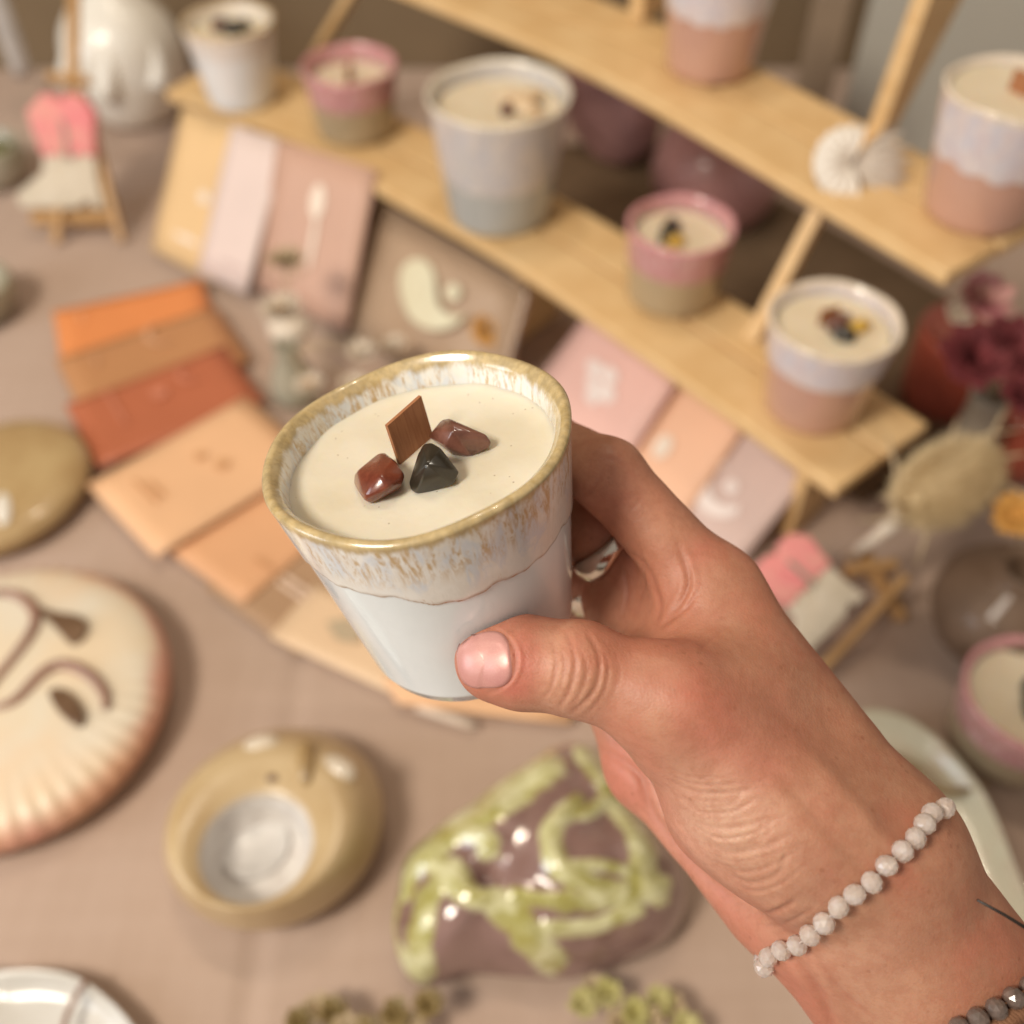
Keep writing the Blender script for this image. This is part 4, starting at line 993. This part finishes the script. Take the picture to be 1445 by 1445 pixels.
# left edge odds and ends
M_green = simple('moss_green_dried', (.42, .38, .13), (.55, .50, .25), 70, .8)
M_gg = simple('grey_green_glaze', (.30, .28, .20), (.42, .38, .30), 40, .3, coat=.4)
root = empty('small_pot', P(-2, 250, 0)); tag(root, 'small grey green pot cut by the left edge beside the easel', 'pot')
link('pot_body', revolve([(.001, 0), (.026, 0), (.031, .008), (.033, .022), (.031, .034), (.029, .036), (.027, .034), (.027, .024), (.001, .022)], 48), M_gg, root)
link('moss', blob((0, 0, .024), (.024, .024, .006), 3, .3, 3), simple('dry_moss', (.12, .13, .04), (.2, .2, .08), 200, .9), root)
root = empty('round_pot', P(-32, 440, 0)); tag(root, 'dark rimmed green grey bowl at the left edge beside the orange card', 'bowl')
link('bowl_body', revolve([(.001, 0), (.026, 0), (.034, .008), (.037, .020), (.036, .028), (.034, .029), (.032, .026), (.031, .014), (.001, .010)], 48), simple('olive_grey_glaze', (.25, .20, .13), (.40, .38, .28), 40, .3, coat=.4), root)
tag(link('white_strap', sheet([P(-40, -40, .14), P(-5, -40, .14), P(48, 108, .02), P(20, 112, .02)], .002, 8, .004), simple('white_strap_cloth', (.66, .63, .60), None, 60, .8)), 'white strap hanging down in the upper left corner', 'strap')

# mauve things behind the lower shelf
M_mv = simple('mauve_rose_glaze', (.46, .24, .235), (.38, .19, .185), 30, .35, .1, coat=.3)
q = P(1008, 262, .03)
root = empty('mauve_vase', Vector((q.x, q.y, 0))); tag(root, 'round mauve pink vase in the shade under the upper shelf', 'vase')
link('vase_body', revolve([(.001, 0), (.028, 0), (.036, .008), (.043, .024), (.045, .042), (.040, .060), (.030, .074), (.022, .082), (.021, .090), (.018, .090), (.017, .080), (.001, .078)], 64), M_mv, root).scale = (1.3, 1.3, 1.15)
q = P(868, 165, .04); root = empty('mauve_bag', Vector((q.x, q.y, 0))); tag(root, 'soft mauve pouch behind the large pale grey cup', 'pouch')
link('pouch_body', blob((0, 0, .05), (.055, .030, .050), 4, .25, 1.5, Matrix.Rotation(-.6, 3, 'Z')), simple('mauve_fabric', (.44, .24, .23), (.36, .19, .185), 20, .9, .3, 200), root)

# white pleated shell on the upper shelf edge
q = P(1200, 250, ZU + .004); root = empty('pleated_shell', q); tag(root, 'white pleated shell ornament on the front edge of the upper shelf', 'shell'); bpy.context.view_layer.update()
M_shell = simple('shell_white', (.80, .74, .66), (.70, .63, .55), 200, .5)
def fan(name, c, R, a0, a1, ribs, tilt, amp, dome, parent, m, spiky=0.0):
    n = ribs * 4; k = 12; V = []; Fc = []
    for lay in (0, 1):
        for i in range(k + 1):
            t = i / k
            for j in range(n + 1):
                a = a0 + (a1 - a0) * j / n; w = math.cos(j / 4 * 2 * PI); rr = R * t * (1 + spiky * w * t)
                p = Vector((rr * math.cos(a), rr * math.sin(a), amp * w * t + dome * math.sin(PI * min(1, t * .9)) - lay * .0012)); V.append(c + tilt @ p)
    m_ = (k + 1) * (n + 1)
    for i in range(k):
        for j in range(n):
            a = i * (n + 1) + j; Fc += [(a, a + n + 1, a + n + 2, a + 1), (m_ + a, m_ + a + 1, m_ + a + n + 2, m_ + a + n + 1)]
    return link(name, mesh(V, Fc), m, parent)
T1 = Matrix.Rotation(.75, 3, 'X')
fan('shell_fan', P(1200, 232, ZU + .010) - q, .0225, 1.2, 4.9, 11, T1, .0016, .006, root, M_shell, .03)
fan('shell_fan', P(1196, 230, ZU + .008) - q, .033, -1.0, .75, 7, T1, .0022, .004, root, simple('shell_greyish', (.66, .58, .50), None, 200, .5), .12)  # right fan in a greyer white

# ------------------------------------------------------------------ dried flowers and vases
M_wf = simple('white_dried_petal', (.74, .66, .56), (.66, .55, .42), 150, .8); M_bf = simple('straw_dried_stem', (.52, .40, .25), None, 100, .8); M_of = simple('orange_dried_petal', (.62, .33, .08), (.5, .24, .05), 150, .8)
M_bu = simple('burgundy_dried_petal', (.13, .02, .025), (.22, .04, .045), 120, .7); M_pk = simple('faded_pink_petal', (.52, .17, .20), (.66, .42, .34), 90, .7)
def flower(c, R, n, layers, m, parent, name='flower_head', droop=.3, cm=None, seed=0, up=Vector((0, 0, 1))):
    rnd = random.Random(seed); V = []; Fc = []; q = up.to_track_quat('Z', 'Y').to_matrix()
    for L in range(layers):
        el = .15 + droop + (1.2 - droop) * L / max(1, layers); rl = R * (1 - .55 * L / max(1, layers))
        for k in range(n):
            a = 2 * PI * (k + .5 * L + rnd.uniform(-.2, .2)) / n; e = el + rnd.uniform(-.15, .15); w = rl * 2.2 / n * rnd.uniform(.8, 1.2) + R * .05
            d = Vector((math.cos(a) * math.cos(e), math.sin(a) * math.cos(e), math.sin(e))); sd = Vector((-math.sin(a), math.cos(a), 0)); b = len(V)
            nn = d.cross(sd)
            for t, ww in ((0, .35), (.45, 1), (.8, .8), (1.0, .15)):
                for sgn in (-1, 0, 1): V.append(Vector(c) + q @ (d * rl * t + sd * sgn * w * ww + nn * (-.12 * rl * (t - .3) ** 2 - .08 * rl * (abs(sgn) * ww))))
            for i in range(3):
                for j in range(2): Fc.append((b + i * 3 + j, b + i * 3 + j + 1, b + i * 3 + j + 4, b + i * 3 + j + 3))
    o = link(name, mesh(V, Fc), m, parent)
    if cm: link('flower_centre', blob(Vector(c) + up * R * .15, (R * .32, R * .32, R * .22), 3, .3, 4), cm, o)
    return o
def fuzz(c, rad, n, L, m, parent, axis=Vector((0, 0, 1)), r=.0002, name='spikes', seed=1, rot=None):
    rnd = random.Random(seed); V = []; Fc = []
    for _ in range(n):
        v = Vector((rnd.gauss(0, 1), rnd.gauss(0, 1), rnd.gauss(0, 1))).normalized(); p = Vector((v.x * rad[0], v.y * rad[1], v.z * rad[2])); nn = Vector((v.x / rad[0], v.y / rad[1], v.z / rad[2])).normalized() + axis * .35
        if rot: p = rot @ p; nn = rot @ nn
        nn.normalize(); a = nn.cross(Vector((.3, .5, .8))).normalized() * r; b2 = nn.cross(a).normalized() * r; p = p + Vector(c); l = L * rnd.uniform(.6, 1.25); k = len(V)
        V += [p + a, p - a * .5 + b2, p - a * .5 - b2, p + nn * l]; Fc += [(k, k + 1, k + 3), (k + 1, k + 2, k + 3), (k + 2, k, k + 3)]
    o = link(name, mesh(V, Fc), m, parent, smooth=False); o['kind'] = 'stuff'; return o
# bud vase with white flowers behind the cup
q = P(418, 560, 0); root = empty('bud_vase', q); tag(root, 'small sage glass bud vase with dried white flowers above the cup rim', 'vase'); bpy.context.view_layer.update()
s = NT('sage_glass'); M_glass = s.out((.62, .60, .48), .15, None, **{'Transmission Weight': .5, 'IOR': 1.45})
link('vase_body', revolve([(.001, 0), (.014, 0), (.017, .004), (.018, .014), (.015, .026), (.010, .036), (.008, .046), (.0095, .052), (.008, .052), (.006, .045), (.001, .040)], 32), M_glass, root)
def lq(x, y, z): return P(x, y, z) - q
for i, (x, y, z, R, n, L) in enumerate(((398, 442, .060, .018, 14, 5), (404, 372, .085, .015, 12, 3), (510, 500, .040, .013, 10, 3), (556, 488, .035, .010, 9, 3), (438, 545, .030, .012, 10, 3), (500, 545, .025, .012, 10, 3))):
    c = lq(x, y, z); flower(c, R, n, L, M_wf if i != 1 else M_bf, root, seed=i, cm=M_of if i in (0, 4) else None)
    link('flower_stem', tube_mesh([Vector((0, 0, .045)), Vector((c.x * .4, c.y * .4, max(.05, c.z * .8))), c], .0007, 6), M_bf, root)
link('bud', blob(lq(408, 462, .052), (.016, .014, .012), 3, .2, 3), M_wf, root); fuzz(lq(402, 372, .085), (.012, .012, .010), 160, .008, M_bf, root)
q = P(690, 505, 0); root = empty('strawflower', q); tag(root, 'orange daisy shaped dried flower in front of the moon picture', 'flower'); bpy.context.view_layer.update()
c = P(688, 466, .040) - q; flower(c, .014, 18, 2, M_of, root, cm=M_eye, seed=9, up=Vector((0, -.6, .8))); link('flower_stem', tube_mesh([Vector((0, 0, 0)), c * .5, c], .0008, 6), M_bf, root)
# red jar, stone bottle and burgundy flowers at the right
q = P(1330, 560, .0); root = empty('red_jar', q); tag(root, 'red glass jar candle behind the burgundy flowers', 'jar')
s = NT('red_glass'); M_red = s.out((.45, .10, .06), .2, None, **{'Transmission Weight': .15, 'Coat Weight': .5})
link('jar_body', revolve([(.001, 0), (.030, 0), (.033, .003), (.0345, .02), (.0345, .060), (.034, .064), (.032, .064), (.031, .058), (.001, .056)], 56), M_red, root)
q = P(1425, 640, .0); root = empty('red_jar', q); tag(root, 'second red glass jar lower down behind the stone bottle', 'jar')
link('jar_body', revolve([(.001, 0), (.030, 0), (.033, .003), (.0345, .02), (.0345, .050), (.034, .054), (.032, .054), (.031, .048), (.001, .046)], 56), M_red, root)
q = P(1338, 690, .0); root = empty('stone_bottle', q); tag(root, 'grey stone bottle holding burgundy dried flowers', 'bottle'); bpy.context.view_layer.update()
link('bottle_body', revolve([(.001, 0), (.022, 0), (.025, .004), (.026, .020), (.022, .036), (.015, .048), (.0125, .060), (.0125, .085), (.014, .090), (.011, .090), (.010, .080), (.001, .078)], 48), simple('grey_stoneware', (.30, .26, .21), (.24, .20, .16), 60, .4), root)
for i, (x, y, z, R, n, L, m) in enumerate(((1388, 425, .150, .019, 9, 4, M_pk), (1372, 508, .140, .024, 7, 4, M_bu), (1428, 500, .140, .025, 7, 4, M_bu), (1440, 560, .13, .015, 9, 4, M_bu), (1350, 445, .145, .010, 8, 2, M_wf))):
    c = P(x, y, z) - q; flower(c, R, n, L, m, root, seed=20 + i, up=Vector((.1, -.4, .9))); link('flower_stem', tube_mesh([Vector((0, 0, .085)), c * .5 + Vector((0, 0, .05)), c], .0009, 6), M_bf, root)
# prickly seed head
q = P(1195, 788, .03); root = empty('teasel', q); tag(root, 'prickly straw coloured seed head on a thick pale stem', 'dried flower'); bpy.context.view_layer.update()
c = P(1335, 682, .105) - q; axd = (P(1410, 640, .115) - P(1260, 735, .09)).normalized(); rot = axd.to_track_quat('Z', 'Y').to_matrix(); M_te = simple('straw_teasel', (.60, .46, .25), (.70, .56, .35), 300, .8, .5, 900)
link('seed_head', blob(c, (.0160, .0160, .027), 4, .05, 6, rot), M_te, root); fuzz(c, (.0170, .0170, .028), 5000, .0095, M_te, root, rot=rot, r=.00020)
link('stem', tube_mesh([Vector((0, 0, 0)), P(1232, 762, .06) - q, P(1272, 728, .092) - q], [.0032, .0038, .0048], 10), M_wf, root)
for a, b_ in (((1268, 690, .10), (1252, 612, .115)), ((1282, 738, .095), (1210, 734, .085)), ((1310, 745, .09), (1293, 800, .07)), ((1385, 640, .11), (1432, 556, .125)), ((1360, 625, .11), (1440, 606, .12)), ((1400, 655, .11), (1450, 640, .12)), ((1395, 680, .10), (1450, 700, .11)), ((1270, 715, .10), (1240, 700, .10)), ((1340, 625, .115), (1352, 590, .12)), ((1300, 748, .09), (1370, 742, .085))):
    p, r2 = P(*a) - q, P(*b_) - q; link('bract', tube_mesh([p, p.lerp(r2, .5) + Vector((0, 0, .002)), r2], [.0013, .0011, .0004], 6), M_bf, root)
# brown glass pot with an orange flower
q = P(1398, 900, 0); root = empty('round_vase', q); tag(root, 'brown smoky round vase behind the pink candle at the right edge', 'vase')
s = NT('smoky_glass'); M_smoke = s.out(s.mix(s.step(s.noise(30, 4), .4, .65), (.17, .105, .065), (.12, .07, .04)), .65, None, **{'Coat Weight': .15})
link('vase_body', revolve([(.001, 0), (.028, 0), (.038, .010), (.044, .026), (.043, .040), (.034, .052), (.020, .060), (.016, .066), (.018, .070), (.014, .070), (.012, .062), (.012, .040), (.001, .038)], 64), M_smoke, root)
q = P(1445, 790, .0); root = empty('strawflower', q); tag(root, 'orange strawflower at the right edge above the smoky vase', 'flower'); bpy.context.view_layer.update()
c = P(1434, 728, .10) - q; flower(c, .0145, 16, 4, M_of, root, cm=M_of, seed=31, up=Vector((-.3, -.4, .8))); link('flower_stem', tube_mesh([Vector((0, 0, 0)), c * .5, c], .0009, 6), M_bf, root)
# dried sprigs at the bottom edge
for i, (x, y, w, lab) in enumerate(((520, 1432, .030, 'brown dried sprig at the bottom edge below the face holder'), (890, 1425, .024, 'yellowish dried sprig at the bottom edge below the swirled ornament'))):
    q = P(x, y, .0); root = empty('dried_sprig', q); tag(root, lab, 'dried flower'); bpy.context.view_layer.update()
    for k in range(9):
        rx = (k - 4) / 4 * w; c = Vector((rx, random.uniform(-.012, .006), .010 + random.uniform(0, .01)))
        flower(c, .008, 8, 3, M_bf if k % 2 else (simple('moss_brown', (.28, .20, .08)) if i == 0 else M_green), root, 'flower_head', seed=50 + k + 20 * i)
    link('twig', tube_mesh([Vector((-w, 0, .006)), Vector((0, -.004, .010)), Vector((w, -.002, .006))], .0012, 6), M_bf, root)
